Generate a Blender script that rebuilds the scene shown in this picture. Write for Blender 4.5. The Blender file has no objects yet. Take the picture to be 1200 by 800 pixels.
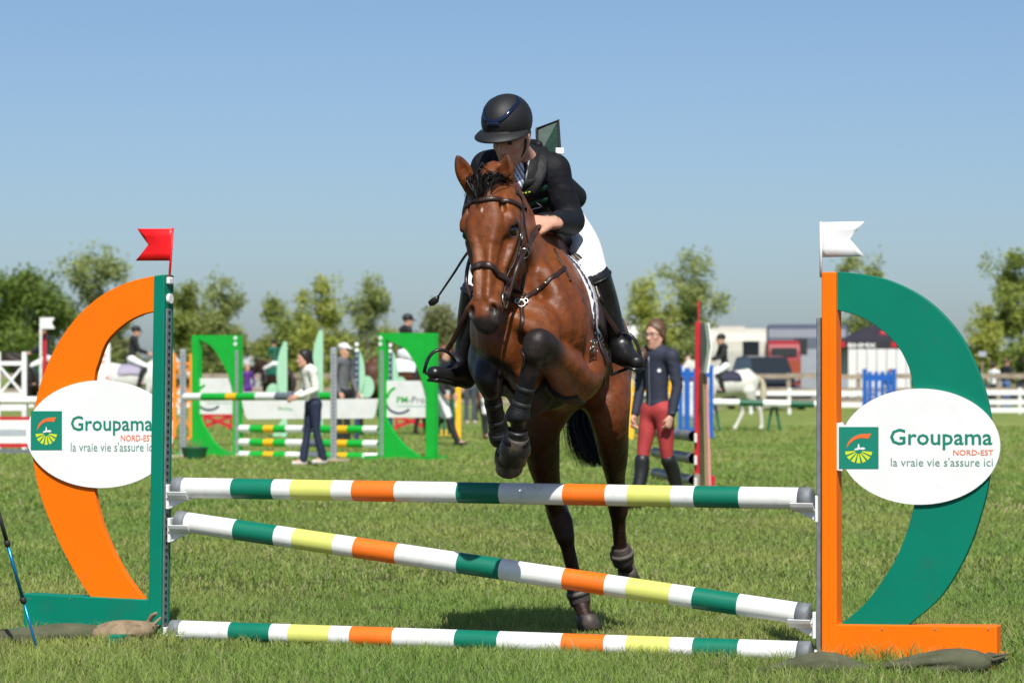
import bpy, math, random
import numpy as np
from mathutils import Vector, Matrix
from mathutils.bvhtree import BVHTree

random.seed(7)
RNG = np.random.default_rng(7)
SC = bpy.context.scene
COL = SC.collection

# ------------------------------------------------------------------ camera
FOC = 3500.0          # focal length in photo pixels (photo is 1200 px wide)
CAMZ = 1.297          # eye height of the crouching photographer
HORY = 440.0          # photo row of the horizon
camd = bpy.data.cameras.new('camera')
cam = bpy.data.objects.new('camera', camd)
COL.objects.link(cam)
cam.location = (0, 0, CAMZ)
cam.rotation_euler = (math.radians(90), 0, 0)
camd.sensor_width = 36.0
camd.lens = 36.0 * FOC / 1200.0
camd.shift_y = (HORY - 400.0) / 1200.0
camd.clip_start = 0.1
camd.clip_end = 3000
camd.dof.use_dof = True
camd.dof.focus_distance = 13.6
camd.dof.aperture_fstop = 5.0
SC.camera = cam

# ------------------------------------------------------------------ light
SUN_EL = math.radians(50)
SUN_AZ = math.radians(5)     # to the right of straight behind the camera
sdir = Vector((math.sin(SUN_AZ) * math.cos(SUN_EL), -math.cos(SUN_AZ) * math.cos(SUN_EL), math.sin(SUN_EL)))
sund = bpy.data.lights.new('sun', 'SUN')
sund.energy = 5.0
sund.angle = math.radians(0.53)
sund.color = (1.0, 0.965, 0.90)
sun = bpy.data.objects.new('sun', sund)
COL.objects.link(sun)
sun.rotation_euler = sdir.to_track_quat('Z', 'Y').to_euler()
sun.location = (0, 0, 30)

world = bpy.data.worlds.new('World')
SC.world = world
world.use_nodes = True
wn = world.node_tree
wn.nodes.clear()
sky = wn.nodes.new('ShaderNodeTexSky')
sky.sky_type = 'NISHITA'
sky.sun_disc = False
sky.sun_elevation = SUN_EL
sky.sun_rotation = math.atan2(sdir.x, sdir.y)
sky.altitude = 300
sky.air_density = 0.8
sky.dust_density = 1.3
sky.ozone_density = 5.0
bg = wn.nodes.new('ShaderNodeBackground')
bg.inputs['Strength'].default_value = 0.098
wo = wn.nodes.new('ShaderNodeOutputWorld')
wn.links.new(sky.outputs[0], bg.inputs['Color'])
wn.links.new(bg.outputs[0], wo.inputs['Surface'])

SC.view_settings.view_transform = 'Standard'
SC.view_settings.look = 'None'
SC.view_settings.exposure = 0.15
SC.view_settings.gamma = 1.0
SC.view_settings.use_curve_mapping = False
SC.cycles.use_denoising = True
SC.cycles.max_bounces = 6
SC.cycles.transparent_max_bounces = 8

# ------------------------------------------------------------------ helpers
def P(px, py, d):
    """photo pixel + distance -> world point"""
    return Vector(((px - 600.0) * d / FOC, d, CAMZ - (py - HORY) * d / FOC))

def gz(x, y):
    t = min(max((y - 16.0) / 14.0, 0.0), 1.0)
    return 0.10 * t * t * (3 - 2 * t)

def gpos(px, d):
    x = (px - 600.0) * d / FOC
    return Vector((x, d, gz(x, d)))

def hgt(py, d):
    return CAMZ - (py - HORY) * d / FOC

def srgb(r, g, b):
    f = lambda c: (c / 255.0) / 12.92 if c / 255.0 <= 0.04045 else ((c / 255.0 + 0.055) / 1.055) ** 2.4
    return (f(r), f(g), f(b))

MATS = {}
def mat(name, color=(0.5, 0.5, 0.5), rough=0.6, metal=0.0, var=0.0, vscale=8.0, bump=0.0, bscale=60.0,
        spec=0.5, attr=None, dirt=None, dscale=3.0, damt=0.5, trans=0.0, coat=0.0, sheen=0.0, dlo=0.50, dhi=0.72):
    if name in MATS:
        return MATS[name]
    m = bpy.data.materials.new(name)
    m.use_nodes = True
    nt = m.node_tree
    b = nt.nodes['Principled BSDF']
    b.inputs['Roughness'].default_value = rough
    b.inputs['Metallic'].default_value = metal
    b.inputs['Specular IOR Level'].default_value = spec
    b.inputs['Coat Weight'].default_value = coat
    if sheen:
        b.inputs['Sheen Weight'].default_value = sheen
    b.inputs['Base Color'].default_value = (*color, 1)
    tc = nt.nodes.new('ShaderNodeTexCoord')
    src = None
    if attr:
        a = nt.nodes.new('ShaderNodeVertexColor'); a.layer_name = attr
        src = a.outputs['Color']
    if var > 0:
        n = nt.nodes.new('ShaderNodeTexNoise')
        n.inputs['Scale'].default_value = vscale
        n.inputs['Detail'].default_value = 5
        nt.links.new(tc.outputs['Object'], n.inputs['Vector'])
        mr = nt.nodes.new('ShaderNodeMapRange')
        mr.inputs['From Min'].default_value = 0.3; mr.inputs['From Max'].default_value = 0.7
        mr.inputs['To Min'].default_value = 1 - var; mr.inputs['To Max'].default_value = 1 + var
        nt.links.new(n.outputs['Fac'], mr.inputs['Value'])
        mx = nt.nodes.new('ShaderNodeVectorMath'); mx.operation = 'SCALE'
        if src is not None:
            nt.links.new(src, mx.inputs[0])
        else:
            mx.inputs[0].default_value = color
        nt.links.new(mr.outputs[0], mx.inputs['Scale'])
        src = mx.outputs[0]
    if dirt is not None:
        n2 = nt.nodes.new('ShaderNodeTexNoise')
        n2.inputs['Scale'].default_value = dscale; n2.inputs['Detail'].default_value = 8; n2.inputs['Roughness'].default_value = 0.7
        nt.links.new(tc.outputs['Object'], n2.inputs['Vector'])
        mr2 = nt.nodes.new('ShaderNodeMapRange')
        mr2.inputs['From Min'].default_value = dlo; mr2.inputs['From Max'].default_value = dhi
        mr2.inputs['To Max'].default_value = damt
        nt.links.new(n2.outputs['Fac'], mr2.inputs['Value'])
        mc = nt.nodes.new('ShaderNodeMix'); mc.data_type = 'RGBA'
        nt.links.new(mr2.outputs[0], mc.inputs['Factor'])
        if src is not None:
            nt.links.new(src, mc.inputs[6])
        else:
            mc.inputs[6].default_value = (*color, 1)
        mc.inputs[7].default_value = (*dirt, 1)
        src = mc.outputs[2]
    if src is not None:
        nt.links.new(src, b.inputs['Base Color'])
    if bump > 0:
        n3 = nt.nodes.new('ShaderNodeTexNoise')
        n3.inputs['Scale'].default_value = bscale; n3.inputs['Detail'].default_value = 3
        nt.links.new(tc.outputs['Object'], n3.inputs['Vector'])
        bp = nt.nodes.new('ShaderNodeBump')
        bp.inputs['Strength'].default_value = bump; bp.inputs['Distance'].default_value = 0.01
        nt.links.new(n3.outputs['Fac'], bp.inputs['Height'])
        nt.links.new(bp.outputs[0], b.inputs['Normal'])
    if trans > 0:
        tr = nt.nodes.new('ShaderNodeBsdfTranslucent')
        if src is not None:
            nt.links.new(src, tr.inputs['Color'])
        else:
            tr.inputs['Color'].default_value = (*color, 1)
        ms = nt.nodes.new('ShaderNodeMixShader'); ms.inputs[0].default_value = trans
        out = nt.nodes['Material Output']
        nt.links.new(b.outputs[0], ms.inputs[1]); nt.links.new(tr.outputs[0], ms.inputs[2])
        nt.links.new(ms.outputs[0], out.inputs['Surface'])
    MATS[name] = m
    return m

def link(name, me, parent=None, mats=None):
    o = bpy.data.objects.new(name, me)
    COL.objects.link(o)
    if mats is not None and me is not None:
        for m in (mats if isinstance(mats, (list, tuple)) else [mats]):
            me.materials.append(m)
    if parent is not None:
        o.parent = parent
        o.matrix_parent_inverse = parent.matrix_world.inverted() if False else Matrix.Translation(-parent.location)
    return o

def empty(name, loc, label=None, cat=None, group=None):
    """an Empty at the thing's base, unrotated: its children keep world coordinates"""
    o = bpy.data.objects.new(name, None)
    COL.objects.link(o)
    o.location = loc
    o.empty_display_size = 0.2
    if label: tag(o, label, cat, group)
    return o

def tag(o, label=None, cat=None, group=None, kind=None):
    if label: o['label'] = label
    if cat: o['category'] = cat
    if group: o['group'] = group
    if kind: o['kind'] = kind
    return o

class MB:
    """collects shapes into one mesh (world coordinates)"""
    def __init__(s):
        s.v = []; s.f = []; s.mi = []; s.sm = []
    def add(s, verts, faces, mi=0, smooth=False):
        o = len(s.v)
        s.v += [tuple(v) for v in verts]
        s.f += [tuple(i + o for i in f) for f in faces]
        s.mi += [mi] * len(faces); s.sm += [smooth] * len(faces)
        return s
    def box(s, c, size, R=None, mi=0, bev=0.0):
        hx, hy, hz = size[0] / 2, size[1] / 2, size[2] / 2
        c = Vector(c)
        if bev <= 0:
            vs = [(sx * hx, sy * hy, sz * hz) for sz in (-1, 1) for sy in (-1, 1) for sx in (-1, 1)]
            fs = [(0, 2, 3, 1), (4, 5, 7, 6), (0, 1, 5, 4), (2, 6, 7, 3), (0, 4, 6, 2), (1, 3, 7, 5)]
        else:
            b = min(bev, hx * .45, hy * .45, hz * .45)
            vs = []; idx = {}
            for ax in range(3):
                for sx in (-1, 1):
                    for sy in (-1, 1):
                        for sz in (-1, 1):
                            q = [sx * (hx - b), sy * (hy - b), sz * (hz - b)]
                            q[ax] += (sx, sy, sz)[ax] * b
                            idx[(ax, sx, sy, sz)] = len(vs); vs.append(tuple(q))
            fs = []
            for ax in range(3):
                o1, o2 = [(1, 2), (0, 2), (0, 1)][ax]
                for sg in (-1, 1):
                    ring = []
                    for a, b2 in ((-1, -1), (1, -1), (1, 1), (-1, 1)):
                        t = [0, 0, 0]; t[ax] = sg; t[o1] = a; t[o2] = b2
                        ring.append(idx[(ax, *t)])
                    fs.append(tuple(ring))
            for ax in range(3):          # edges parallel to ax
                o1, o2 = [(1, 2), (0, 2), (0, 1)][ax]
                for a in (-1, 1):
                    for b2 in (-1, 1):
                        q = []
                        for sg, oo in ((-1, o1), (1, o1), (1, o2), (-1, o2)):
                            t = [0, 0, 0]; t[ax] = sg; t[o1] = a; t[o2] = b2
                            q.append(idx[(oo, *t)])
                        fs.append(tuple(q))
            for sx in (-1, 1):
                for sy in (-1, 1):
                    for sz in (-1, 1):
                        fs.append(tuple(idx[(ax, sx, sy, sz)] for ax in range(3)))
        if R is not None:
            vs = [R @ Vector(v) + c for v in vs]
        else:
            vs = [Vector(v) + c for v in vs]
        return s.add(vs, fs, mi)
    def bar(s, a, b, w, h, up=(0, 0, 1), mi=0, bev=0.0):
        """box from a to b, w across, h along up"""
        a = Vector(a); b = Vector(b); d = b - a; L = d.length
        x = d.normalized(); y = Vector(up).cross(x)
        if y.length < 1e-4: y = Vector((1, 0, 0)).cross(x)
        y.normalize(); z = x.cross(y)
        R = Matrix((x, y, z)).transposed()
        return s.box((a + b) / 2, (L, w, h), R, mi, bev)
    def tube(s, pts, rad, n=10, mi=0, cap=True, flat=None, smooth=True, closed=False):
        """swept tube; rad number or list; flat=(normals list, factor): thinner along the normals"""
        pts = [Vector(p) for p in pts]; N = len(pts)
        rad = [rad] * N if not hasattr(rad, '__len__') else list(rad)
        vs = []; prev = None
        for i, p in enumerate(pts):
            if closed: t = pts[(i + 1) % N] - pts[i - 1]
            else: t = pts[min(i + 1, N - 1)] - pts[max(i - 1, 0)]
            if t.length < 1e-9: t = Vector((0, 0, 1))
            t.normalize()
            if flat is not None:
                nn = Vector(flat[0][i]); nn = (nn - t * nn.dot(t))
                if nn.length < 1e-6: nn = t.orthogonal()
                nn.normalize()
            elif prev is None:
                nn = t.orthogonal().normalized()
            else:
                nn = prev - t * prev.dot(t)
                if nn.length < 1e-6: nn = t.orthogonal()
                nn.normalize()
            prev = nn; bb = t.cross(nn)
            fl = flat[1] if flat is not None else 1.0
            for k in range(n):
                a = 2 * math.pi * k / n
                vs.append(p + nn * (math.cos(a) * rad[i] * fl) + bb * (math.sin(a) * rad[i]))
        fs = []
        for i in range(N if closed else N - 1):
            for k in range(n):
                j = (i + 1) % N
                fs.append((i * n + k, i * n + (k + 1) % n, j * n + (k + 1) % n, j * n + k))
        o = len(s.v)
        s.add(vs, fs, mi, smooth)
        if cap and not closed:
            s.f.append(tuple(o + k for k in reversed(range(n)))); s.mi.append(mi); s.sm.append(False)
            s.f.append(tuple(o + (N - 1) * n + k for k in range(n))); s.mi.append(mi); s.sm.append(False)
        return s
    def cyl(s, a, b, r1, r2=None, n=16, mi=0):
        return s.tube([a, b], [r1, r1 if r2 is None else r2], n, mi)
    def sphere(s, c, r, R=None, nu=16, nv=10, mi=0):
        r = (r, r, r) if not hasattr(r, '__len__') else r
        vs = []; fs = []
        for i in range(nv + 1):
            th = math.pi * i / nv
            for k in range(nu):
                ph = 2 * math.pi * k / nu
                q = Vector((r[0] * math.sin(th) * math.cos(ph), r[1] * math.sin(th) * math.sin(ph), r[2] * math.cos(th)))
                if R is not None: q = R @ q
                vs.append(q + Vector(c))
        for i in range(nv):
            for k in range(nu):
                fs.append((i * nu + k, (i + 1) * nu + k, (i + 1) * nu + (k + 1) % nu, i * nu + (k + 1) % nu))
        return s.add(vs, fs, mi, True)
    def prism(s, outline, O, ux, uy, nrm, t, mi=0, mis=None, bev=0.0):
        """2-D outline (list of (u,v)) in the frame O,ux,uy, extruded by t against nrm"""
        O = Vector(O); n = len(outline)
        fr = [O + ux * u + uy * v for u, v in outline]
        bk = [p - nrm * t for p in fr]
        s.add(fr, [tuple(range(n))], mi)
        s.add(bk, [tuple(reversed(range(n)))], mi)
        s.add(fr + bk, [(i, i + n, (i + 1) % n + n, (i + 1) % n) for i in range(n)], mi if mis is None else mis)
        return s
    def mesh(s, name):
        me = bpy.data.meshes.new(name)
        me.from_pydata(s.v, [], s.f)
        me.polygons.foreach_set('material_index', s.mi)
        me.polygons.foreach_set('use_smooth', s.sm)
        me.update()
        return me
    def build(s, name, mats, parent=None):
        return link(name, s.mesh(name), parent, mats)

def fix_normals(o):
    import bmesh
    bm = bmesh.new(); bm.from_mesh(o.data)
    bmesh.ops.recalc_face_normals(bm, faces=bm.faces[:])
    bm.to_mesh(o.data); bm.free()
    return o

def spline(pts, n=6, closed=False):
    """Catmull-Rom through points of any dimension"""
    A = np.array([list(p) for p in pts], float); N = len(A); out = []
    rng = range(N) if closed else range(N - 1)
    for i in rng:
        if closed:
            p0, p1, p2, p3 = A[i - 1], A[i], A[(i + 1) % N], A[(i + 2) % N]
        else:
            p1, p2 = A[i], A[i + 1]
            p0 = A[i - 1] if i > 0 else 2 * p1 - p2
            p3 = A[i + 2] if i + 2 < N else 2 * p2 - p1
        for k in range(n):
            t = k / n
            out.append(0.5 * ((2 * p1) + (-p0 + p2) * t + (2 * p0 - 5 * p1 + 4 * p2 - p3) * t * t + (-p0 + 3 * p1 - 3 * p2 + p3) * t ** 3))
    if not closed: out.append(A[-1])
    return out

def text_mesh(txt, size=1.0, bold=0.0, res=2, sx=1.0):
    """built-in font text as (verts2d, faces, width); baseline at v=0, starting at u=0"""
    cu = bpy.data.curves.new('t', 'FONT'); cu.body = txt; cu.size = size; cu.resolution_u = res
    cu.offset = bold
    ob = bpy.data.objects.new('t', cu); COL.objects.link(ob)
    dg = bpy.context.evaluated_depsgraph_get()
    me = bpy.data.meshes.new_from_object(ob.evaluated_get(dg))
    vs = [(v.co.x * sx, v.co.y) for v in me.vertices]; fs = [tuple(p.vertices) for p in me.polygons]
    bpy.data.objects.remove(ob); bpy.data.curves.remove(cu); bpy.data.meshes.remove(me)
    if not vs: return [], [], 0
    x0 = min(v[0] for v in vs); vs = [(v[0] - x0, v[1]) for v in vs]
    return vs, fs, max(v[0] for v in vs)

# ------------------------------------------------------------------ smooth-union body builder
class Body:
    """implicit body: tapered limbs and ellipsoids smoothly merged, meshed as ONE continuous surface"""
    def __init__(s):
        s.pr = []
    def limb(s, pts, rad, k=0.03, flat=None, sub=4, neg=False):
        """chain of points with radii; flat=(axis, factor) squeezes the section along axis"""
        A = [list(p) + [r] for p, r in zip(pts, rad)]
        if len(A) > 2 and sub > 1: A = spline(A, sub)
        sg = [('c', np.array(A[i][:3], float), np.array(A[i + 1][:3], float), float(A[i][3]), float(A[i + 1][3]), flat, k, neg) for i in range(len(A) - 1)]
        s.pr.append(('m', sg, k, neg))
        return s
    def sections(s, secs, axis, k):
        """secs: (x, y, z, half height, width factor) list"""
        sg = [('c', a[:3], b[:3], float(a[3]), float(b[3]), (axis, float((a[4] + b[4]) / 2)), k, False) for a, b in zip(secs[:-1], secs[1:])]
        s.pr.append(('m', sg, k, False))
        return s
    def ell(s, c, r, R=None, k=0.03, neg=False):
        s.pr.append(('e', np.array(c, float), np.array(r, float), None if R is None else np.array(R, float), k, neg))
        return s
    def field(s, X, Y, Z, p):
        if p[0] == 'm':
            d = None
            for q in p[1]:
                e = s.field(X, Y, Z, q); d = e if d is None else np.minimum(d, e)
            return d
        if p[0] == 'c':
            _, a, b, ra, rb, flat, k, neg = p
            ba = b - a; L2 = float(ba @ ba) + 1e-12
            qx, qy, qz = X - a[0], Y - a[1], Z - a[2]
            h = np.clip((qx * ba[0] + qy * ba[1] + qz * ba[2]) / L2, 0, 1)
            qx = qx - h * ba[0]; qy = qy - h * ba[1]; qz = qz - h * ba[2]
            sc = 1.0
            if flat is not None:
                n = np.array(flat[0], float); n /= np.linalg.norm(n)
                t = (qx * n[0] + qy * n[1] + qz * n[2]) * (1.0 / flat[1] - 1.0)
                qx = qx + n[0] * t; qy = qy + n[1] * t; qz = qz + n[2] * t
                sc = min(1.0, flat[1])
            return (np.sqrt(qx * qx + qy * qy + qz * qz) - (ra + (rb - ra) * h)) * sc
        _, c, r, R, k, neg = p
        qx, qy, qz = X - c[0], Y - c[1], Z - c[2]
        if R is not None:      # columns of R are the ellipsoid's axes
            qx, qy, qz = (qx * R[0, 0] + qy * R[1, 0] + qz * R[2, 0], qx * R[0, 1] + qy * R[1, 1] + qz * R[2, 1], qx * R[0, 2] + qy * R[1, 2] + qz * R[2, 2])
        k0 = np.sqrt((qx / r[0]) ** 2 + (qy / r[1]) ** 2 + (qz / r[2]) ** 2)
        k1 = np.sqrt((qx / r[0] ** 2) ** 2 + (qy / r[1] ** 2) ** 2 + (qz / r[2] ** 2) ** 2) + 1e-9
        return k0 * (k0 - 1) / k1
    def bb(s, p):
        if p[0] == 'm':
            b = [s.bb(q) for q in p[1]]
            return np.min([x[0] for x in b], 0), np.max([x[1] for x in b], 0)
        if p[0] == 'c':
            m = max(p[3], p[4]) * (max(1.0, p[5][1]) if p[5] is not None else 1.0)
            return np.minimum(p[1], p[2]) - m, np.maximum(p[1], p[2]) + m
        m = p[2].max()
        return p[1] - m, p[1] + m
    def grid(s, vox, pad=0.04, lo=None, hi=None):
        bbs = [s.bb(p) for p in s.pr if not p[-1]]
        if lo is None: lo = np.min([b[0] for b in bbs], 0) - pad
        if hi is None: hi = np.max([b[1] for b in bbs], 0) + pad
        n = np.ceil((hi - lo) / vox).astype(int) + 1
        f = np.full(n, 0.5, np.float32)
        ax = [lo[i] + vox * np.arange(n[i]) for i in range(3)]
        for p in s.pr:
            a, b = s.bb(p); k = p[-2]; m = k + 4 * vox
            i0 = np.maximum(np.floor((a - m - lo) / vox).astype(int), 0)
            i1 = np.minimum(np.ceil((b + m - lo) / vox).astype(int) + 1, n)
            if np.any(i1 <= i0): continue
            sl = tuple(slice(i0[i], i1[i]) for i in range(3))
            X = ax[0][sl[0]][:, None, None]; Y = ax[1][sl[1]][None, :, None]; Z = ax[2][sl[2]][None, None, :]
            d = s.field(X, Y, Z, p).astype(np.float32)
            g = f[sl]
            if p[-1]:
                d = -d
                h = np.clip(0.5 - 0.5 * (g - d) / k, 0, 1) if k > 0 else (d > g) * 1.0
                f[sl] = g * (1 - h) + d * h + k * h * (1 - h)
            else:
                h = np.clip(0.5 + 0.5 * (g - d) / k, 0, 1) if k > 0 else (d < g) * 1.0
                f[sl] = g * (1 - h) + d * h - k * h * (1 - h)
        return f, lo
    def mesh(s, name, vox=0.01, smooth=2, post=None, **kw):
        f, lo = s.grid(vox, **kw)
        if post is not None:
            ax = [lo[i] + vox * np.arange(f.shape[i]) for i in range(3)]
            f = post(f, ax[0][:, None, None], ax[1][None, :, None], ax[2][None, None, :])
        s.f, s.lo, s.vox = f, lo, vox
        v, q = surface_nets(f, lo, vox)
        if smooth: v = relax(v, q, smooth)
        return np_mesh(name, v, q)

def surface_nets(f, lo, vox):
    ins = f < 0
    c = [(i, j, k) for i in (0, 1) for j in (0, 1) for k in (0, 1)]
    sh = tuple(n - 1 for n in f.shape)
    cnt = np.zeros(sh, np.int8)
    sub = lambda A, o: A[o[0]:o[0] + sh[0], o[1]:o[1] + sh[1], o[2]:o[2] + sh[2]]
    for o in c: cnt += sub(ins, o)
    act = (cnt > 0) & (cnt < 8)
    idx = np.argwhere(act)
    vid = np.full(sh, -1, np.int32); vid[act] = np.arange(len(idx))
    acc = np.zeros((len(idx), 3)); num = np.zeros(len(idx))
    fv = {o: f[idx[:, 0] + o[0], idx[:, 1] + o[1], idx[:, 2] + o[2]].astype(np.float64) for o in c}
    for o in c:
        for a in range(3):
            if o[a] == 0:
                o2 = tuple(1 if i == a else o[i] for i in range(3))
                x, y = fv[o], fv[o2]
                m = (x < 0) != (y < 0)
                t = np.where(m, x / np.where(m, x - y, 1), 0)
                pt = np.tile(np.array(o, float), (len(idx), 1)); pt[:, a] += t
                acc += pt * m[:, None]; num += m
    v = lo + vox * (idx + acc / num[:, None])
    quads = []
    for a in range(3):
        b1, b2 = [(1, 2), (2, 0), (0, 1)][a]
        s0 = [slice(None)] * 3; s1 = [slice(None)] * 3
        s0[a] = slice(0, -1); s1[a] = slice(1, None)
        e = ins[tuple(s0)] != ins[tuple(s1)]
        ii = np.argwhere(e)
        ok = (ii[:, b1] > 0) & (ii[:, b2] > 0) & (ii[:, b1] < f.shape[b1] - 1) & (ii[:, b2] < f.shape[b2] - 1)
        ii = ii[ok]
        flip = ins[tuple(s0)][ii[:, 0], ii[:, 1], ii[:, 2]]
        def cell(d1, d2):
            j = ii.copy(); j[:, b1] -= d1; j[:, b2] -= d2
            return vid[j[:, 0], j[:, 1], j[:, 2]]
        q = np.stack([cell(1, 1), cell(0, 1), cell(0, 0), cell(1, 0)], 1)
        q[~flip] = q[~flip][:, ::-1]
        quads.append(q)
    return v, np.concatenate(quads)

def relax(v, q, it, lam=0.5):
    e = np.concatenate([q[:, [0, 1]], q[:, [1, 2]], q[:, [2, 3]], q[:, [3, 0]]])
    n = len(v)
    for i in range(it):
        cnt = np.bincount(e[:, 0], minlength=n) + np.bincount(e[:, 1], minlength=n)
        s = np.stack([np.bincount(e[:, 0], v[e[:, 1], a], n) + np.bincount(e[:, 1], v[e[:, 0], a], n) for a in range(3)], 1)
        v = v + lam * (s / np.maximum(cnt, 1)[:, None] - v)
    return v

def np_mesh(name, v, q, smooth=True):
    me = bpy.data.meshes.new(name)
    k = q.shape[1]
    me.vertices.add(len(v)); me.vertices.foreach_set('co', np.ascontiguousarray(v, dtype=np.float32).ravel())
    me.loops.add(q.size); me.loops.foreach_set('vertex_index', np.ascontiguousarray(q, dtype=np.int32).ravel())
    me.polygons.add(len(q)); me.polygons.foreach_set('loop_start', np.arange(0, q.size, k, dtype=np.int32))
    me.polygons.foreach_set('use_smooth', np.full(len(q), smooth))
    me.update(calc_edges=True)
    return me

def vcol(me, cols, name='Col'):
    a = me.color_attributes.new(name, 'FLOAT_COLOR', 'POINT')
    c = np.concatenate([cols, np.ones((len(cols), 1))], 1).astype(np.float32)
    a.data.foreach_set('color', c.ravel())

def verts_of(me):
    a = np.zeros(len(me.vertices) * 3, np.float32); me.vertices.foreach_get('co', a)
    return a.reshape(-1, 3).astype(float)

def bvh_of(me):
    return BVHTree.FromPolygons([v.co.copy() for v in me.vertices], [tuple(p.vertices) for p in me.polygons])

def unit(v): return np.array(v, float) / np.linalg.norm(v)
def sstep(a, b, x):
    t = np.clip((x - a) / (b - a), 0, 1)
    return t * t * (3 - 2 * t)

def cam_hit(bvh, px, py):
    """where the sight line through a photo pixel first meets a surface"""
    o = Vector((0, 0, CAMZ)); d = (P(px, py, 1.0) - o).normalized()
    h = bvh.ray_cast(o, d)
    return (h[0], h[1]) if h[0] is not None else (None, None)
# ================================================================== ground
def make_ground():
    xs = np.concatenate([np.linspace(-900, -60, 8), np.linspace(-50, 50, 51), np.linspace(60, 900, 8)])
    ys = np.concatenate([np.linspace(-80, 8, 6), np.linspace(9, 60, 103), np.linspace(64, 140, 20), np.linspace(160, 1500, 14)])
    v = np.array([(x, y, gz(x, y)) for y in ys for x in xs]); n = len(xs)
    q = np.array([(j * n + i, j * n + i + 1, (j + 1) * n + i + 1, (j + 1) * n + i) for j in range(len(ys) - 1) for i in range(n - 1)])
    me = np_mesh('ground', v, q)
    m = bpy.data.materials.new('turf'); m.use_nodes = True; nt = m.node_tree; b = nt.nodes['Principled BSDF']
    b.inputs['Roughness'].default_value = .95; b.inputs['Specular IOR Level'].default_value = .1
    tc = nt.nodes.new('ShaderNodeTexCoord')
    def noise(scale, det, rough=.6, sy=1.0):
        mp = nt.nodes.new('ShaderNodeMapping'); mp.inputs['Scale'].default_value = (1, sy, 1)
        nt.links.new(tc.outputs['Object'], mp.inputs['Vector'])
        n_ = nt.nodes.new('ShaderNodeTexNoise'); n_.inputs['Scale'].default_value = scale; n_.inputs['Detail'].default_value = det; n_.inputs['Roughness'].default_value = rough
        nt.links.new(mp.outputs[0], n_.inputs['Vector']); return n_.outputs['Fac']
    def ramp(src, stops):
        r = nt.nodes.new('ShaderNodeValToRGB'); nt.links.new(src, r.inputs[0])
        while len(r.color_ramp.elements) < len(stops): r.color_ramp.elements.new(.5)
        for e, (p_, c_) in zip(r.color_ramp.elements, stops): e.position = p_; e.color = (*c_, 1)
        return r.outputs[0]
    def mix(a, b_, f, mode='MIX'):
        x = nt.nodes.new('ShaderNodeMix'); x.data_type = 'RGBA'; x.blend_type = mode
        nt.links.new(a, x.inputs[6]); nt.links.new(b_, x.inputs[7])
        if isinstance(f, float): x.inputs['Factor'].default_value = f
        else: nt.links.new(f, x.inputs['Factor'])
        return x.outputs[2]
    fine = ramp(noise(26, 6, .75, .5), [(.30, (.070, .095, .022)), (.50, (.135, .175, .048)), (.70, (.225, .255, .085))])
    med = ramp(noise(1.5, 5, .65, .45), [(.32, (.085, .125, .028)), (.52, (.150, .190, .052)), (.72, (.230, .235, .095))])
    big = ramp(noise(.28, 4, .6), [(.35, (1.15, 1.22, 1.05)), (.65, (1.7, 1.6, 1.55))])
    c = mix(mix(fine, med, .45), big, 1.0, 'MULTIPLY')
    # bare thatch and soil show between the modelled blades in front
    sx = nt.nodes.new('ShaderNodeSeparateXYZ'); nt.links.new(tc.outputs['Object'], sx.inputs[0])
    mr = nt.nodes.new('ShaderNodeMapRange'); mr.inputs['From Min'].default_value = 16; mr.inputs['From Max'].default_value = 46; nt.links.new(sx.outputs[1], mr.inputs['Value'])
    soil = ramp(noise(30, 5, .7), [(.35, (.030, .034, .012)), (.6, (.075, .078, .030))])
    c = mix(soil, c, mr.outputs[0])
    nt.links.new(c, b.inputs['Base Color'])
    bp = nt.nodes.new('ShaderNodeBump'); bp.inputs['Strength'].default_value = .5; bp.inputs['Distance'].default_value = .04
    nt.links.new(noise(22, 5, .7), bp.inputs['Height']); nt.links.new(bp.outputs[0], b.inputs['Normal'])
    return tag(link('ground', me, None, m), kind='structure')
make_ground()

class Plane:
    """upright plane through two ground points; pixels are turned into points on it"""
    def __init__(s, p0, p1):
        s.p0 = Vector((p0[0], p0[1], 0)); d = Vector((p1[0] - p0[0], p1[1] - p0[1], 0)); s.u = d.normalized(); s.L = d.length
        n = Vector((s.u.y, -s.u.x, 0)); s.n = n if n.y < 0 else -n
    def at(s, px, py, off=0.0):
        o = Vector((0, 0, CAMZ)); d = P(px, py, 1.0) - o
        t = (s.p0 + s.n * off - o).dot(s.n) / d.dot(s.n)
        return o + d * t
    def px_at(s, px, z, off=0.0):
        q = s.at(px, HORY, off); return Vector((q.x, q.y, z))
    def board(s, mb, pix, off, th, mi=0):
        """panel with the given pixel outline, front face at off, th thick"""
        fr = [s.at(a, b, off) for a, b in pix]; n = len(fr); bk = [p - s.n * th for p in fr]
        mb.add(fr + bk, [tuple(range(n)), tuple(range(2 * n - 1, n - 1, -1))] + [(i, i + n, (i + 1) % n + n, (i + 1) % n) for i in range(n)], mi)
        return mb
    def text(s, mb, txt, px0, px1, base, off, bold=0.0, mi=0, capy=None):
        """text from px0 to px1 with its baseline at row base"""
        v, f, w = text_mesh(txt, 1.0, bold)
        k = (px1 - px0) / w; ky = k
        if capy is not None: ky = (base - capy) / max(q[1] for q in v)
        mb.add([s.at(px0 + q[0] * k, base - q[1] * ky, off) for q in v], f, mi)
        return mb

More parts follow.
